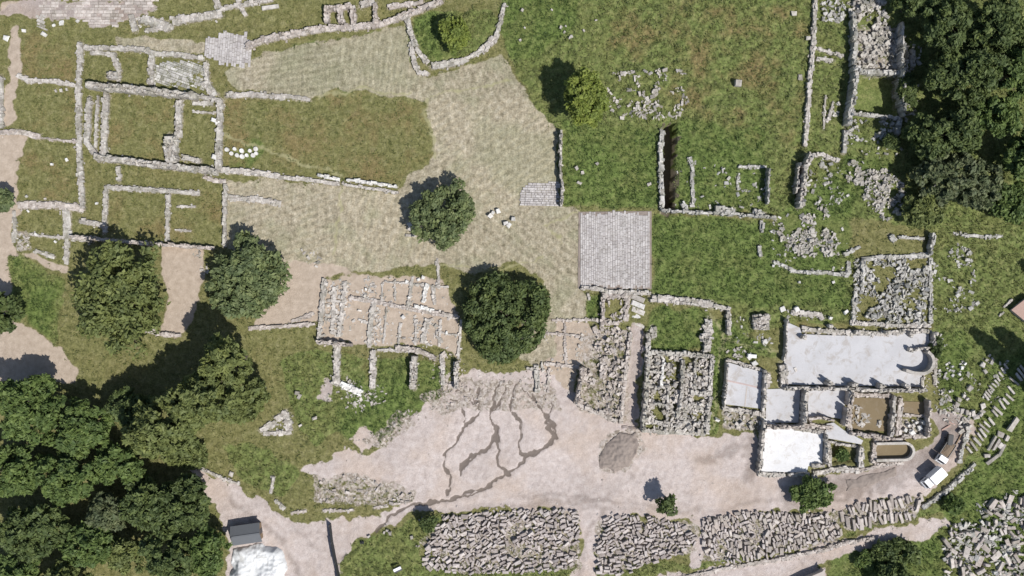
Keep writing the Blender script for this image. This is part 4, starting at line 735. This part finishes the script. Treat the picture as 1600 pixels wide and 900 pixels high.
box_thing('marble_block', 'oblong cream block on the grass above the small covered floor', 'block', 1174, 556, 14, 6, .7, 'marble', 6)
box_thing('marble_block', 'white oblong block lying near the square monument base', 'block', 1195, 534, 8, 5, .6, 'marble', 30)
box_thing('stone_block', 'low yellowish block at the left foot of the tree on the terrace wall', 'block', 642, 368, 17, 4, .4, 'pale', 2)
box_thing('stone_block', 'wedge-shaped pale block leaning by the left foot of the tree on the terrace wall', 'block', 643, 354, 9, 14, .9, 'pale', 15)
box_thing('stone_block', 'narrow pale block lying in grass near the top left curved wall', 'block', 423, 12, 26, 6, .5, 'pale', -8)

# column drums in a cluster
def drum(x, y, r, h):
    bm = bmesh.new(); bmesh.ops.create_cone(bm, cap_ends=True, segments=20, radius1=r, radius2=r * .97, depth=h)
    for f in [f for f in bm.faces if abs(f.normal.z) > .9]:
        q = bmesh.ops.inset_region(bm, faces=[f], thickness=r * .12)
    bmesh.ops.bevel(bm, geom=[e for e in bm.edges if e.calc_face_angle(0) > .9], offset=.04, segments=1)
    o = bm_obj('column_drum', bm, M['marble'], None, (*W((x, y)), float(gz(x, y)) + h / 2 - .05)); o.rotation_euler = (RNG.normal(0, .06), RNG.normal(0, .06), RNG.uniform(0, 6)); return o
for x, y in [(355,234),(362,240),(367,233),(371,243),(378,236),(379,245),(386,243),(391,236),(396,243),(400,233),(401,240)]:
    tag(drum(x, y, RNG.uniform(.33, .44), RNG.uniform(.4, .6)), 'round white column drum in the cluster on the wide brown lawn', 'column drum', 'column drums on the brown lawn')
# ------------------------------------------------------------------ vegetation
def leaves(centers, rad, nper, size, rng, up=.45, flat=.6):
    """leaf quads on and in lobes: centers (k,3), rad (k,)"""
    k = len(centers); n = k * nper
    c = np.repeat(centers, nper, 0); r = np.repeat(rad, nper)
    d = rng.standard_normal((n, 3)); d[:, 2] += up; d /= np.linalg.norm(d, axis=1)[:, None]
    p = c + d * (r * (.45 + .6 * rng.random(n) ** .6))[:, None] * np.array([1, 1, .85])
    nn = d * flat + rng.standard_normal((n, 3)) * .55; nn[:, 2] += .25; nn /= np.linalg.norm(nn, axis=1)[:, None]
    t = np.cross(nn, rng.standard_normal((n, 3))); t /= np.linalg.norm(t, axis=1)[:, None] + 1e-9; b = np.cross(nn, t)
    s = size * rng.uniform(.45, 1.7, n)[:, None]
    V = np.stack([p - t * s, p + b * s * .55 - nn * s * .12, p + t * s, p - b * s * .55 - nn * s * .12], 1).reshape(-1, 3)
    return V, np.arange(n * 4).reshape(-1, 4)
def tube(bm, pts, rads, seg=7):
    rings = []
    for i, p in enumerate(pts):
        p = Vector(p); d = (Vector(pts[min(i + 1, len(pts) - 1)]) - Vector(pts[max(i - 1, 0)])).normalized(); a = d.orthogonal().normalized(); b = d.cross(a)
        rings.append([bm.verts.new(p + (a * math.cos(2 * math.pi * j / seg) + b * math.sin(2 * math.pi * j / seg)) * rads[i]) for j in range(seg)])
    for r0, r1 in zip(rings[:-1], rings[1:]):
        for j in range(seg): bm.faces.new((r0[j], r0[(j + 1) % seg], r1[(j + 1) % seg], r1[j]))
    bm.faces.new(rings[0][::-1]); bm.faces.new(rings[-1])
def tree(px, py, rx, ry, h, mat, label, seed, group=None, name='tree', cat='tree', lobes=None, leaf=.42, nper=64, gaps=.0, low=.08, bark='bark', lump=.36, lr=None, img=True, cone=False, spread=1.0):
    """rx, ry crown radii in map units, h crown top in metres"""
    rng = np.random.default_rng(seed); RX, RY = rx * S, ry * S; hc = h * .55
    k = (ALT - hc) / ALT if img else 1.0
    x, y = W((px, py)); x *= k; y *= k; q = (800 + x / S, 450 - y / S); z0 = float(gz(*q)) if -150 < q[0] < 1750 else 0.0
    root = empty(name, (x, y), z0); tag(root, label, cat, group)
    n = int((lobes or int(np.clip(26 + 1.05 * RX * RY, 30, 120))) * 1.45)
    R0 = math.sqrt(RX * RY); lr = lr or (max(.085, .52 / R0), max(.15, 1.0 / R0))
    th = rng.uniform(0, 2 * math.pi, n); cz = rng.uniform(-.35, 1, n) if not cone else rng.random(n) ** 1.4 * 2 - 1
    hz = h * (1 - low) * .5; mid = h * low + hz
    if cone: rr = (1 - (cz + 1) / 2) ** .8 * .95
    else: rr = np.sqrt(np.clip(1 - np.clip(cz, 0, 1) ** 2, 0, 1)) 
    f = 1 - lump * vnoise(th * 3 + seed, cz * 3 + seed * .7, 1.1, seed) - rng.random(n) * lump * .5
    f = f * (1 + .10 * np.sin(2 * th + seed) + .07 * np.sin(3 * th + seed * 2.3) + .05 * np.sin(5 * th + seed * 1.7)) * (.93 if lump > .2 else 1)
    inner = rng.random(n) < .22; f = np.where(inner, f * rng.uniform(.35, .8, n), f)
    R = math.sqrt(RX * RY); lrad = R * rng.uniform(lr[0], lr[1], n) * (1.0 if not cone else .8)
    f = f * (1 - .5 * (lr[0] + lr[1]))
    P = np.stack([np.cos(th) * rr * RX * f, np.sin(th) * rr * RY * f, mid + cz * (h - mid - lrad * .6) * np.where(inner, .7, 1.0) * f ** .5], 1)
    keep = rng.random(n) > gaps; P, lrad = P[keep], lrad[keep]
    V, F = leaves(P, lrad, nper, leaf, rng, flat=.6)
    link('crown', mesh_np('crown', V, F, M[mat]), root)
    bm = bmesh.new(); rt = max(.12, .035 * h + .02 * R); th0 = h * (low + .22)
    tube(bm, [(0, 0, -.5), (0, 0, .4), (.05 * R, .03 * R, th0), (.03 * R, .06 * R, h * .72)], [rt * 1.35, rt, rt * .75, rt * .25], 8)
    for i in rng.choice(len(P), min(len(P), 14), replace=False):
        e = Vector(P[i]); s = Vector((.04 * R, .03 * R, th0 * rng.uniform(.7, 1.2))); m_ = s.lerp(e, .5) + Vector((0, 0, .08 * h))
        tube(bm, [s, m_, e], [rt * .45, rt * .28, rt * .08], 5)
    bm_obj('trunk', bm, M[bark], root)
    return root
T = tree
T(186, 468, 106, 112, 12.5, 'leaf_olive', 'largest olive-brown pine standing alone left of the round blue-green tree', 11, name='pine_tree', leaf=.4, nper=60, lobes=125, lump=.48, gaps=.1)
T(387, 433, 82, 78, 7.5, 'leaf_blue', 'round blue-green tree on the straw patch right of the olive-brown pine', 12, lobes=120)
T(692, 333, 63, 66, 6.8, 'leaf_blue', 'dark grey-green tree standing over the end of the terrace wall', 13, lobes=110, leaf=.3)
T(789, 496, 66, 80, 7.0, 'leaf_deep', 'very dense egg-shaped dark tree in the middle of the picture', 14, lobes=170, leaf=.32, lump=.1)
T(914, 155, 42, 60, 11, 'leaf_bright', 'yellow-green tree casting a black shadow on the tall grass', 15, lobes=90, leaf=.3, low=.3)
T(712, 53, 34, 36, 5.5, 'leaf_bright', 'dark-hearted bush inside the v-shaped stone enclosure', 16, name='bush', cat='bush', lobes=55, leaf=.26, low=.04)
T(352, 566, 48, 48, 20, 'leaf_olive', 'tall ragged olive pine throwing a long black shadow over the grass', 17, name='pine_tree', lobes=70, lump=.4, gaps=.1)
T(322, 626, 70, 56, 18, 'leaf_olive', 'tall broad pine standing below the ragged pine, above the curved stone edging', 20, name='pine_tree', lobes=95, lump=.4, gaps=.05)
T(252, 672, 78, 58, 18, 'leaf_olive', 'broad low olive pine between the bright broadleaves and the tall pines', 18, name='pine_tree', lobes=110, lump=.4)
T(402, 612, 24, 40, 9, 'leaf_olive', 'thin-crowned pine with bare pale branches showing, rightmost of the olive pines', 19, name='pine_tree', lobes=34, gaps=.2, bark='greybark')
T(208, 640, 48, 40, 9, 'leaf_deep', 'shaded dark broadleaf wedged between the bright broadleaves and the broad olive pine', 96)
T(372, 640, 40, 30, 5, 'leaf_olive', 'low olive scrub at the right foot of the tall pines', 97, name='bush', cat='bush', lobes=40, low=.0)
WOOD = [
 (48,640,66,72,12,'leaf_green','bright green broadleaf at the upper end of the lower left wood'), (130,668,60,58,10.5,'leaf_green','bright green broadleaf between the upper wood end and the olive pines'),
 (20,735,60,60,11,'leaf_green','green broadleaf on the left border of the picture, middle of the wood'), (105,745,62,58,11.5,'leaf_green','light green broadleaf in the heart of the lower left wood'),
 (185,728,50,46,9,'leaf_green','green broadleaf just below the broad low pine'), (235,790,60,52,11,'leaf_deep','dark broadleaf with a bare patch on its left, in the lower wood'),
 (292,788,50,52,10.5,'leaf_deep','dark broadleaf bulging over the path above the grey-roofed hut'), (165,800,44,40,9,'leaf_grey','greyish broadleaf beside the dark gap in the wood'),
 (55,830,66,56,11,'leaf_deep','dark broadleaf on the left border near the bottom of the wood'), (140,850,50,50,10,'leaf_green','green broadleaf at the bottom border, left of the yellowish tree'),
 (195,868,40,36,8,'leaf_olive','small yellowish tree at the bottom border of the wood'), (265,868,58,50,11,'leaf_deep','dark broadleaf at the bottom border, left of the white grit heap'),
 (325,862,40,50,9.5,'leaf_green','green broadleaf overhanging the left side of the white grit heap'), (20,905,60,50,10,'leaf_green','green broadleaf cut by the bottom left corner'), (100,915,50,46,10,'leaf_olive','olive broadleaf cut by the bottom border near the left corner'),
 (8,488,28,52,8,'leaf_deep','dark tree half cut by the left border beside the tan track'), (4,313,20,24,6,'leaf_blue','small grey-green tree half cut by the left border beside the footings')]
for i, w in enumerate(WOOD): T(w[0], w[1], w[2], w[3], w[4], w[5], w[6], 30 + i, group='trees of the lower left wood' if i < 15 else None)
RIGHT = [
 (1478,40,52,60,11,'leaf_deep','dark tree at the upper left of the right wood, by the fallen masonry'), (1555,45,62,56,12,'leaf_deep','dark broadleaf at the top border of the right wood'),
 (1588,112,52,52,11,'leaf_green','green broadleaf on the right border below the top corner'), (1522,118,58,54,11.5,'leaf_deep','dark broadleaf in the middle of the right wood'),
 (1476,118,36,50,10,'leaf_deep','very dark tree shading the tall-walled ruin'), (1555,180,46,44,9,'leaf_green','green broadleaf left of the pale stones in the right wood'),
 (1452,215,46,46,10,'leaf_deep','dark green tree at the lower left bulge of the right wood'), (1500,205,40,44,10,'leaf_deep','dark tree behind the lower left bulge of the right wood'), (1600,245,40,54,9,'leaf_green','green tree cut by the right border below the pale stones'),
 (1480,270,66,54,8.5,'leaf_grey','greyish thin-leaved tree above the sparse bare one'), (1528,292,52,50,7.5,'leaf_grey','sparse grey tree with bare twigs showing'), (1442,332,38,36,5.5,'leaf_olive','brownish shrub at the foot of the right wood'), (1582,318,44,40,6,'leaf_green','low green tree on the right border below the sparse grey tree'),
 (1425,5,34,26,8,'leaf_deep','dark tree at the top border above the fallen masonry')]
for i, w in enumerate(RIGHT):
    sp = w[5] == 'leaf_grey'
    T(w[0], w[1], w[2], w[3], w[4], w[5], w[6], 60 + i, group='trees of the right wood', gaps=.25 if sp else .03, bark='greybark' if sp else 'bark', nper=44 if sp else 60, lump=.35 if sp else .34)
T(1044, 784, 28, 28, 6, 'leaf_deep', 'small dark tree on the road above the middle block yard', 80, lobes=24, leaf=.34, low=.2, lump=.7, gaps=.3, nper=40)
T(290, 712, 46, 30, 3, 'leaf_olive', 'low olive scrub spreading under the pines beside the curved stone edging', 90, name='bush', cat='bush', lobes=60, low=.0)
T(1392, 222, 16, 14, 2.5, 'leaf_deep', 'small dark shrub at the foot of the tall-walled ruin', 91, name='bush', cat='bush', lobes=16, low=.0)
T(1418, 140, 15, 40, 3, 'leaf_deep', 'narrow dark shrub along the outer side of the tall-walled ruin', 92, name='bush', cat='bush', lobes=30, low=.0)
T(1462, 545, 9, 26, 1.8, 'leaf_deep', 'low dark shrub behind the rounded end of the pale hall', 93, name='bush', cat='bush', lobes=16, low=.0)
T(1318, 712, 11, 10, 1.6, 'leaf_green', 'small green shrub growing in the overgrown pit room', 94, name='bush', cat='bush', lobes=10, low=.0)
T(1270, 772, 47, 40, 4.8, 'leaf_green', 'wide feathery green bush at the roadside below the white-floored room', 81, name='bush', cat='bush', lobes=75, leaf=.36, low=.05, lump=.6)
T(669, 818, 17, 18, 4.5, 'leaf_deep', 'small dark bush at the upper left corner of the widest block yard', 82, name='bush', cat='bush', lobes=22, leaf=.26)
T(1398, 866, 52, 34, 2.6, 'leaf_deep', 'sparse dark green scrub beside the corner heap at the bottom border', 83, name='bush', cat='bush', lobes=60, gaps=.25, nper=44, low=.0)
T(1360, 876, 26, 20, 2.0, 'leaf_green', 'low green scrub right of the pinkish roof corner', 95, name='bush', cat='bush', lobes=24, gaps=.2, low=.0)
T(1405, 905, 50, 30, 5, 'leaf_deep', 'dark shrub cut by the bottom border left of the corner heap', 84, name='bush', cat='bush', lobes=40)
T(1490, 790, 22, 16, 2.5, 'leaf_green', 'low green shrub above the corner heap beside the pink path', 85, name='bush', cat='bush', lobes=20, low=.05)
T(1622, 604,30, 30, 27, 'leaf_deep', 'tall dark cypress just beyond the right border that throws a long shadow', 86, name='cypress_tree', cone=True, lobes=150, nper=90, img=False, low=.03)
T(1652, 596,30, 30, 25, 'leaf_deep', 'second tall dark cypress beyond the right border, level with the slab ranks', 87, name='cypress_tree', cone=True, lobes=150, nper=90, img=False, low=.03)
T(1648, 628,30, 30, 26, 'leaf_deep', 'third tall dark cypress beyond the right border, lowest of the row', 89, name='cypress_tree', cone=True, lobes=150, nper=90, img=False, low=.03)
T(1622, 432, 12, 12, 7, 'leaf_deep', 'slim dark cypress beyond the right border above the tiled roof', 88, name='cypress_tree', cone=True, lobes=30, img=False, low=.05)

# grass blades, denser and taller on the rough ground
def grass(name, n, thr, hmin, hmax, weight):
    rng = np.random.default_rng(5 if thr else 6)
    px = rng.uniform(-120, 1720, n * 4); py = rng.uniform(-120, 1020, n * 4)
    w = gm(weight, px, py); ok = (rng.random(n * 4) < w * (.25 + 1.3 * fbm(px, py, 14, 5, 2)))
    flat = np.zeros(len(px), bool)
    for f in FLAT: flat |= inpoly(px, py, f)
    ok &= ~flat
    px, py = px[ok][:n], py[ok][:n]; k = len(px); x, y = Wv(px, py); z = gz(px, py) - .05; nb = 4
    X = np.repeat(np.stack([x, y, z], 1), nb, 0); m_ = k * nb
    a = rng.uniform(0, 6.283, m_); h = rng.uniform(hmin, hmax, m_); lean = h * rng.uniform(.3, 1.1, m_); wd = h * rng.uniform(.14, .3, m_)
    d = np.stack([np.cos(a), np.sin(a), np.zeros(m_)], 1); s = np.stack([-np.sin(a), np.cos(a), np.zeros(m_)], 1); up = np.array([0, 0, 1.0])
    B = X + rng.normal(0, .12, (m_, 3)) * np.array([1, 1, 0])
    V = np.stack([B - s * wd[:, None] * .5, B + s * wd[:, None] * .5, B + d * (lean * .5)[:, None] + up * (h * .7)[:, None] + s * wd[:, None] * .45, B + d * (lean * .5)[:, None] + up * (h * .7)[:, None] - s * wd[:, None] * .45,
                  B + d * lean[:, None] + up * (h * .85)[:, None] + s * wd[:, None] * .1, B + d * lean[:, None] + up * (h * .85)[:, None] - s * wd[:, None] * .1], 1).reshape(-1, 3)
    i = np.arange(m_) * 6; F = np.stack([np.stack([i, i + 1, i + 2, i + 3], 1), np.stack([i + 3, i + 2, i + 4, i + 5], 1)], 1).reshape(-1, 4)
    me = mesh_np(name, V, F, M['blade']); at = me.attributes.new('fresh', 'FLOAT', 'POINT'); at.data.foreach_set('value', np.repeat(gm('fresh', px, py), nb * 6).astype(np.float32))
    tag(link(name, me), kind='stuff')
grass('tall_grass', 42000, 1, .22, .55, np.clip(LUSHG + GRASS * .22, 0, 1))
grass('grass', 22000, 0, .12, .34, GRASS * .6)
# ------------------------------------------------------------------ small built things
def add_box(bm, cx, cy, cz, sx, sy, sz, bev=0.0):
    r = bmesh.ops.create_cube(bm, size=1, matrix=Matrix.Translation((cx, cy, cz)) @ Matrix.Diagonal((sx, sy, sz, 1)))
    if bev: bmesh.ops.bevel(bm, geom=list({e for v in r['verts'] for e in v.link_edges}), offset=bev, segments=2, affect='EDGES')
def part(name, mat, parent, *bxs, bev=.0):
    bm = bmesh.new()
    for b in bxs: add_box(bm, *b, bev=bev)
    return bm_obj(name, bm, mat, parent)
def cyl(name, mat, parent, c, r, d, axis='Y', seg=18):
    bm = bmesh.new(); bmesh.ops.create_cone(bm, cap_ends=True, segments=seg, radius1=r, radius2=r, depth=d)
    bmesh.ops.rotate(bm, verts=bm.verts, matrix=Matrix.Rotation(math.pi / 2, 3, 'X' if axis == 'Y' else 'Y') if axis != 'Z' else Matrix.Identity(3)); bmesh.ops.translate(bm, verts=bm.verts, vec=c)
    return bm_obj(name, bm, mat, parent)
# grey-roofed hut
x, y = W((383, 836)); x *= .985; y *= .985
hut = empty('hut', (x, y), float(gz(800 + x / S, 450 - y / S)), math.radians(8)); tag(hut, 'small hut with a grey gabled roof beside the white grit heap', 'hut')
hw, hd, he, hr = 5.0, 2.9, 2.0, 2.75
bm = bmesh.new(); pr = [(-hd / 2, -.3), (hd / 2, -.3), (hd / 2, he), (0, hr - .08), (-hd / 2, he)]
a = [bm.verts.new((-hw / 2, p, z)) for p, z in pr]; b = [bm.verts.new((hw / 2, p, z)) for p, z in pr]; bm.faces.new(a); bm.faces.new(b[::-1])
for i in range(5): bm.faces.new((a[i], a[(i + 1) % 5], b[(i + 1) % 5], b[i]))
bm_obj('wall', bm, M['plank'], hut)
for sgn in (1, -1):
    bm = bmesh.new(); e = (hd / 2 + .35) * sgn; ze = he - .18; q = [(0, hr), (e, ze), (e, ze + .07), (0, hr + .07)]
    a = [bm.verts.new((-hw / 2 - .25, p, z)) for p, z in q]; b = [bm.verts.new((hw / 2 + .25, p, z)) for p, z in q]; bm.faces.new(a); bm.faces.new(b[::-1])
    for i in range(4): bm.faces.new((a[i], a[(i + 1) % 4], b[(i + 1) % 4], b[i]))
    bm_obj('roof', bm, M['roofing'], hut)
part('ridge_cap', M['roofing'], hut, (0, 0, hr + .08, hw + .5, .26, .05))
part('door', M['steel'], hut, (hw / 2 + .012, 0, .85, .04, .9, 1.9))
# white grit heap
def heap(name, poly, h, mat, label, cat, rough=.12, seed=3):
    a = np.array(poly, float); lo, hi = a.min(0) - 3, a.max(0) + 3; gxx = np.arange(lo[0], hi[0], 1.2); gyy = np.arange(lo[1], hi[1], 1.2); X, Y = np.meshgrid(gxx, gyy)
    w = vnoise(X, Y, 9, seed) * 8 - 4; ins = inpoly(X + w, Y - w, poly); d = segdist(X + w, Y - w, list(poly) + [poly[0]]) * S
    Z = np.where(ins, np.minimum(1, d / 1.6) ** .8 * h * (.55 + .9 * vnoise(X, Y, 22, seed)) + (vnoise(X, Y, 3.5, seed + 1) - .5) * rough * 2 + .05, -.5)
    x, y = Wv(X, Y); cx, cy = W(a.mean(0)); g = gz(X, Y); V = np.stack([x - cx, y - cy, np.where(ins, Z + g, g - .4)], -1).reshape(-1, 3)
    n, m_ = X.shape; idx = np.arange(n * m_).reshape(n, m_); F = np.stack([idx[1:, :-1], idx[1:, 1:], idx[:-1, 1:], idx[:-1, :-1]], -1).reshape(-1, 4)
    I = ins.reshape(-1); F = F[I[F].any(1)]
    return tag(link(name, mesh_np(name, V, F, M[mat], True), None, (cx, cy, 0)), label, cat)
heap('grit_heap', [(364,858),(402,848),(436,852),(448,880),(446,905),(450,960),(366,960),(362,900)], 1.5, 'heap', 'bright white heap of marble grit below the grey-roofed hut', 'heap')
heap('gravel_bed', [(1318,752),(1360,740),(1396,732),(1399,745),(1360,756),(1322,768)], .28, 'gravel', 'long low strip of raked brown gravel on the dirt road', 'gravel bed', .06, 5)
heap('soil_heap', [(936,712),(945,695),(965,678),(992,676),(1000,695),(985,728),(960,738),(938,730)], .38, 'gravel', 'low dark heap of dug soil on the digging yard', 'heap', .12, 2)

# lorries
def wheel(parent, x, y, r=.34, w=.22):
    wh = empty('wheel', (x, y), r); wh.parent = parent
    bm = bmesh.new(); n = 20; prof = [(r * .62, -w / 2), (r * .94, -w / 2), (r, -w * .32), (r, w * .32), (r * .94, w / 2), (r * .62, w / 2)]; rings = []
    for i in range(n):
        t = 2 * math.pi * i / n; rings.append([bm.verts.new((p * math.cos(t), q, p * math.sin(t))) for p, q in prof])
    for i in range(n):
        for j in range(6): bm.faces.new((rings[i][j], rings[i][(j + 1) % 6], rings[(i + 1) % n][(j + 1) % 6], rings[(i + 1) % n][j]))
    bm_obj('tyre', bm, M['rubber'], wh); cyl('rim', M['rim'], wh, (0, 0, 0), r * .63, w * .8)
def cab(parent, x1, wd, mat):
    """cab whose nose is at +x, nose position x1"""
    bm = bmesh.new(); h = 1.95; pr = [(x1 - 1.35, .55), (x1, .55), (x1, 1.1), (x1 - .12, 1.2), (x1 - .42, h), (x1 - 1.35, h)]
    a = [bm.verts.new((p, -wd / 2, z)) for p, z in pr]; b = [bm.verts.new((p, wd / 2, z)) for p, z in pr]; bm.faces.new(a); bm.faces.new(b[::-1])
    for i in range(6): bm.faces.new((a[i], a[(i + 1) % 6], b[(i + 1) % 6], b[i]))
    bmesh.ops.bevel(bm, geom=bm.edges[:], offset=.05, segments=2, affect='EDGES')
    c = bm_obj('cab', bm, mat, parent)
    bm = bmesh.new(); q = [(x1 - .125, -wd * .42, 1.24), (x1 - .125, wd * .42, 1.24), (x1 - .395, wd * .40, 1.86), (x1 - .395, -wd * .40, 1.86)]; n_ = Vector((.75, 0, .3)).normalized() * .02
    lo = [bm.verts.new(Vector(p)) for p in q]; hi = [bm.verts.new(Vector(p) + n_) for p in q]; bm.faces.new(hi); bm.faces.new(lo[::-1])
    for i in range(4): bm.faces.new((lo[i], lo[(i + 1) % 4], hi[(i + 1) % 4], hi[i]))
    bm_obj('windscreen', bm, M['glass'], c)
    for s in (-1, 1):
        part('window', M['glass'], c, (x1 - .85, s * (wd / 2 + .004), 1.5, .62, .02, .45)); part('mirror', M['rubber'], c, (x1 - .35, s * (wd / 2 + .14), 1.45, .08, .2, .28), bev=.02)
        part('headlight', M['lamp'], parent, (x1 + .01, s * wd * .36, .8, .04, .26, .16), bev=.01)
    part('bumper', M['steel'], parent, (x1 + .02, 0, .5, .16, wd, .2), bev=.03)
def lorry(px, py, ang, label, box):
    x, y = W((px, py)); x *= .99; y *= .99
    r = empty('parked_lorry', (x, y), float(gz(800 + x / S, 450 - y / S)) + .02, ang); tag(r, label, 'lorry')
    wd = 1.75; part('chassis', M['steel'], r, (0, .38, .5, 4.0, .12, .16), (0, -.38, .5, 4.0, .12, .16), (-.6, 0, .5, .12, .9, .12), (.6, 0, .5, .12, .9, .12))
    cab(r, 2.2, 1.62, M['paint'])
    for wx in (1.45, -1.35):
        for s in (-1, 1): wheel(r, wx, s * (wd / 2 - .17))
    if box:
        part('cargo_box', M['paint'], r, (-.75, 0, 1.62, 2.9, 1.85, 1.95), bev=.04); part('rear_door', M['rim'], r, (-2.21, .45, 1.6, .03, .84, 1.75), (-2.21, -.45, 1.6, .03, .84, 1.75))
    else:
        part('cargo_bed', M['steel'], r, (-.75, 0, .72, 2.9, 1.8, .1), (-.75, .9, 1.0, 2.9, .06, .5), (-.75, -.9, 1.0, 2.9, .06, .5), (-2.2, 0, 1.0, .06, 1.8, .5), (.68, 0, 1.15, .06, 1.8, .8))
        bm = bmesh.new(); bmesh.ops.create_grid(bm, x_segments=14, y_segments=10, size=1)
        for v in bm.verts: v.co = Vector((v.co.x * 1.40 - .75, v.co.y * .85, 1.05 + .35 * (1 - v.co.x ** 2) * (1 - v.co.y ** 2) + .08 * random.random()))
        bm_obj('load', bm, M['soil'], r)
    for s in (-1, 1): part('tail_light', M['red'], r, (-2.26, s * .7, .62, .04, .2, .12))
    return r
lorry(1459, 747, math.radians(222), 'white box lorry on the dirt road, the lower left of the pair', True)
lorry(1480, 708, math.radians(236), 'white-cabbed flatbed lorry loaded with brown soil, above the box lorry', False)
tr = empty('shadow_box', (W((1487,688))[0] * .99, W((1487,688))[1] * .99), float(gz(1487, 688)), math.radians(82)); tag(tr, 'black box added in place of a dark shadow behind the flatbed lorry', 'shadow_box')  # black box added to stand in for a shadow on the ground
part('body', M['shadowblack'], tr, (0, 0, .95, 2.0, 1.0, .8), bev=.08); part('added_bar', M['steel'], tr, (-1.3, 0, .5, .8, .08, .08), (-.1, 0, .52, 1.8, .5, .08))
for s in (-1, 1): wheel(tr, 0, s * .55, .3, .18)
# loose planks and machine parts at the road end
for (px, py, l, w, a, lab) in [(1495,690,32,1.6,-62,'long thin tan plank curving round the back of the flatbed lorry'), (1478,668,16,2.5,-30,'short reddish plank lying in the jumble at the road end'), (1486,661,12,2.2,25,'reddish plank crossing the shorter one at the road end')]:
    o = link('plank', None or mesh_np('plank', *boxes([(0, 0, 0, l * S, w * S, .12, 0)], .02), M['terracotta' if 'red' in lab else 'plank']), None, (*W((px, py)), float(gz(px, py)) + .12), -math.radians(a)); tag(o, lab, 'plank')
# dark netted fence by the site entrance
fp = [(517,818), (520,845), (526,876), (531,900), (536,930), (540,960)]
fe = empty('fence', W(fp[0])); tag(fe, 'tall dark netting fence across the track entrance at the bottom border', 'fence'); F0 = Vector((fe.location.x, fe.location.y, 0))
for i, (p, q) in enumerate(zip(fp[:-1], fp[1:])):
    A = Vector((*W(p), 0)) - F0; B = Vector((*W(q), 0)) - F0; d = (B - A); n = Vector((-d.y, d.x, 0)).normalized() * .06; bm = bmesh.new(); hh = 1.7 + .3 * (i % 2)
    lo = [bm.verts.new(v + Vector((0, 0, -.1))) for v in (A + n, B + n, B - n, A - n)]; hi = [bm.verts.new(v + Vector((0, 0, hh))) for v in (A + n, B + n, B - n, A - n)]
    bm.faces.new(hi); bm.faces.new(lo[::-1])
    for k in range(4): bm.faces.new((lo[k], lo[(k + 1) % 4], hi[(k + 1) % 4], hi[k]))
    bm_obj('netting_panel', bm, M['dark'], fe)
for p in fp: cyl('post', M['steel'], fe, Vector((*W(p), .95)) - F0, .09, 2.3, 'Z', 10)
# marker post, tilted white board
mp = empty('marker_post', W((566,847))); tag(mp, 'thin marker post with a dark base at the verge right of the netting fence', 'post'); cyl('post_shaft', M['steel'], mp, (0, 0, .9), .05, 1.9, 'Z', 10); part('base', M['dark'], mp, (0, 0, .2, .7, .5, .45), bev=.05)
bd = empty('notice_board', (W((622,886))[0], W((622,886))[1]), 0, math.radians(25)); tag(bd, 'small white-topped stand with a black shadow left of the widest block yard', 'notice board')
part('panel', M['paint'], bd, (0, 0, 1.35, 1.5, .5, .06), bev=.01); part('cross_rail', M['steel'], bd, (0, -.45, 1.0, 1.5, .3, .06)); part('leg', M['steel'], bd, (-.6, 0, .6, .08, .08, 1.4)); part('leg', M['steel'], bd, (.6, 0, .6, .08, .08, 1.4))
# tiled shed at the right border, plastered house at the bottom border
def small_house(name, poly, h, roofmat, label):
    c = np.array(poly, float).mean(0); r = empty(name, W(c)); tag(r, label, 'building'); o = Vector((r.location.x, r.location.y, 0))
    for nm, sc, z0, z1, mt in (('wall', .94, -.3, h, M['plaster']), ('roof', 1.0, h + .003, h + .22, roofmat)):
        bm = bmesh.new(); q = [Vector((*W(c + (np.array(p) - c) * sc), 0)) - o for p in poly]; lo = [bm.verts.new(v + Vector((0, 0, z0))) for v in q]; hi = [bm.verts.new(v + Vector((0, 0, z1))) for v in q]
        bm.faces.new(hi); bm.faces.new(lo[::-1])
        for k in range(len(q)): bm.faces.new((lo[k], lo[(k + 1) % len(q)], hi[(k + 1) % len(q)], hi[k]))
        bm_obj(nm, bm, mt, r)
    return r
small_house('shed', [(1574,484),(1602,462),(1650,500),(1630,530)], 1.2, M['terracotta'], 'low brick-red roofed shed cut by the right border above the cypress shadow')
BW('ruined_wall', 'two pale kerb stones beside the brick-red shed at the right border', 'wall', [([(1568,480),(1580,468)], 3, .4), ([(1560,494),(1566,488)], 3, .4)], 'pale')
small_house('house', [(1225,912),(1280,889),(1284,884),(1284,960),(1225,960)], 1.5, M['plaster'], 'flat pinkish roof corner cut by the bottom border under the pink path')
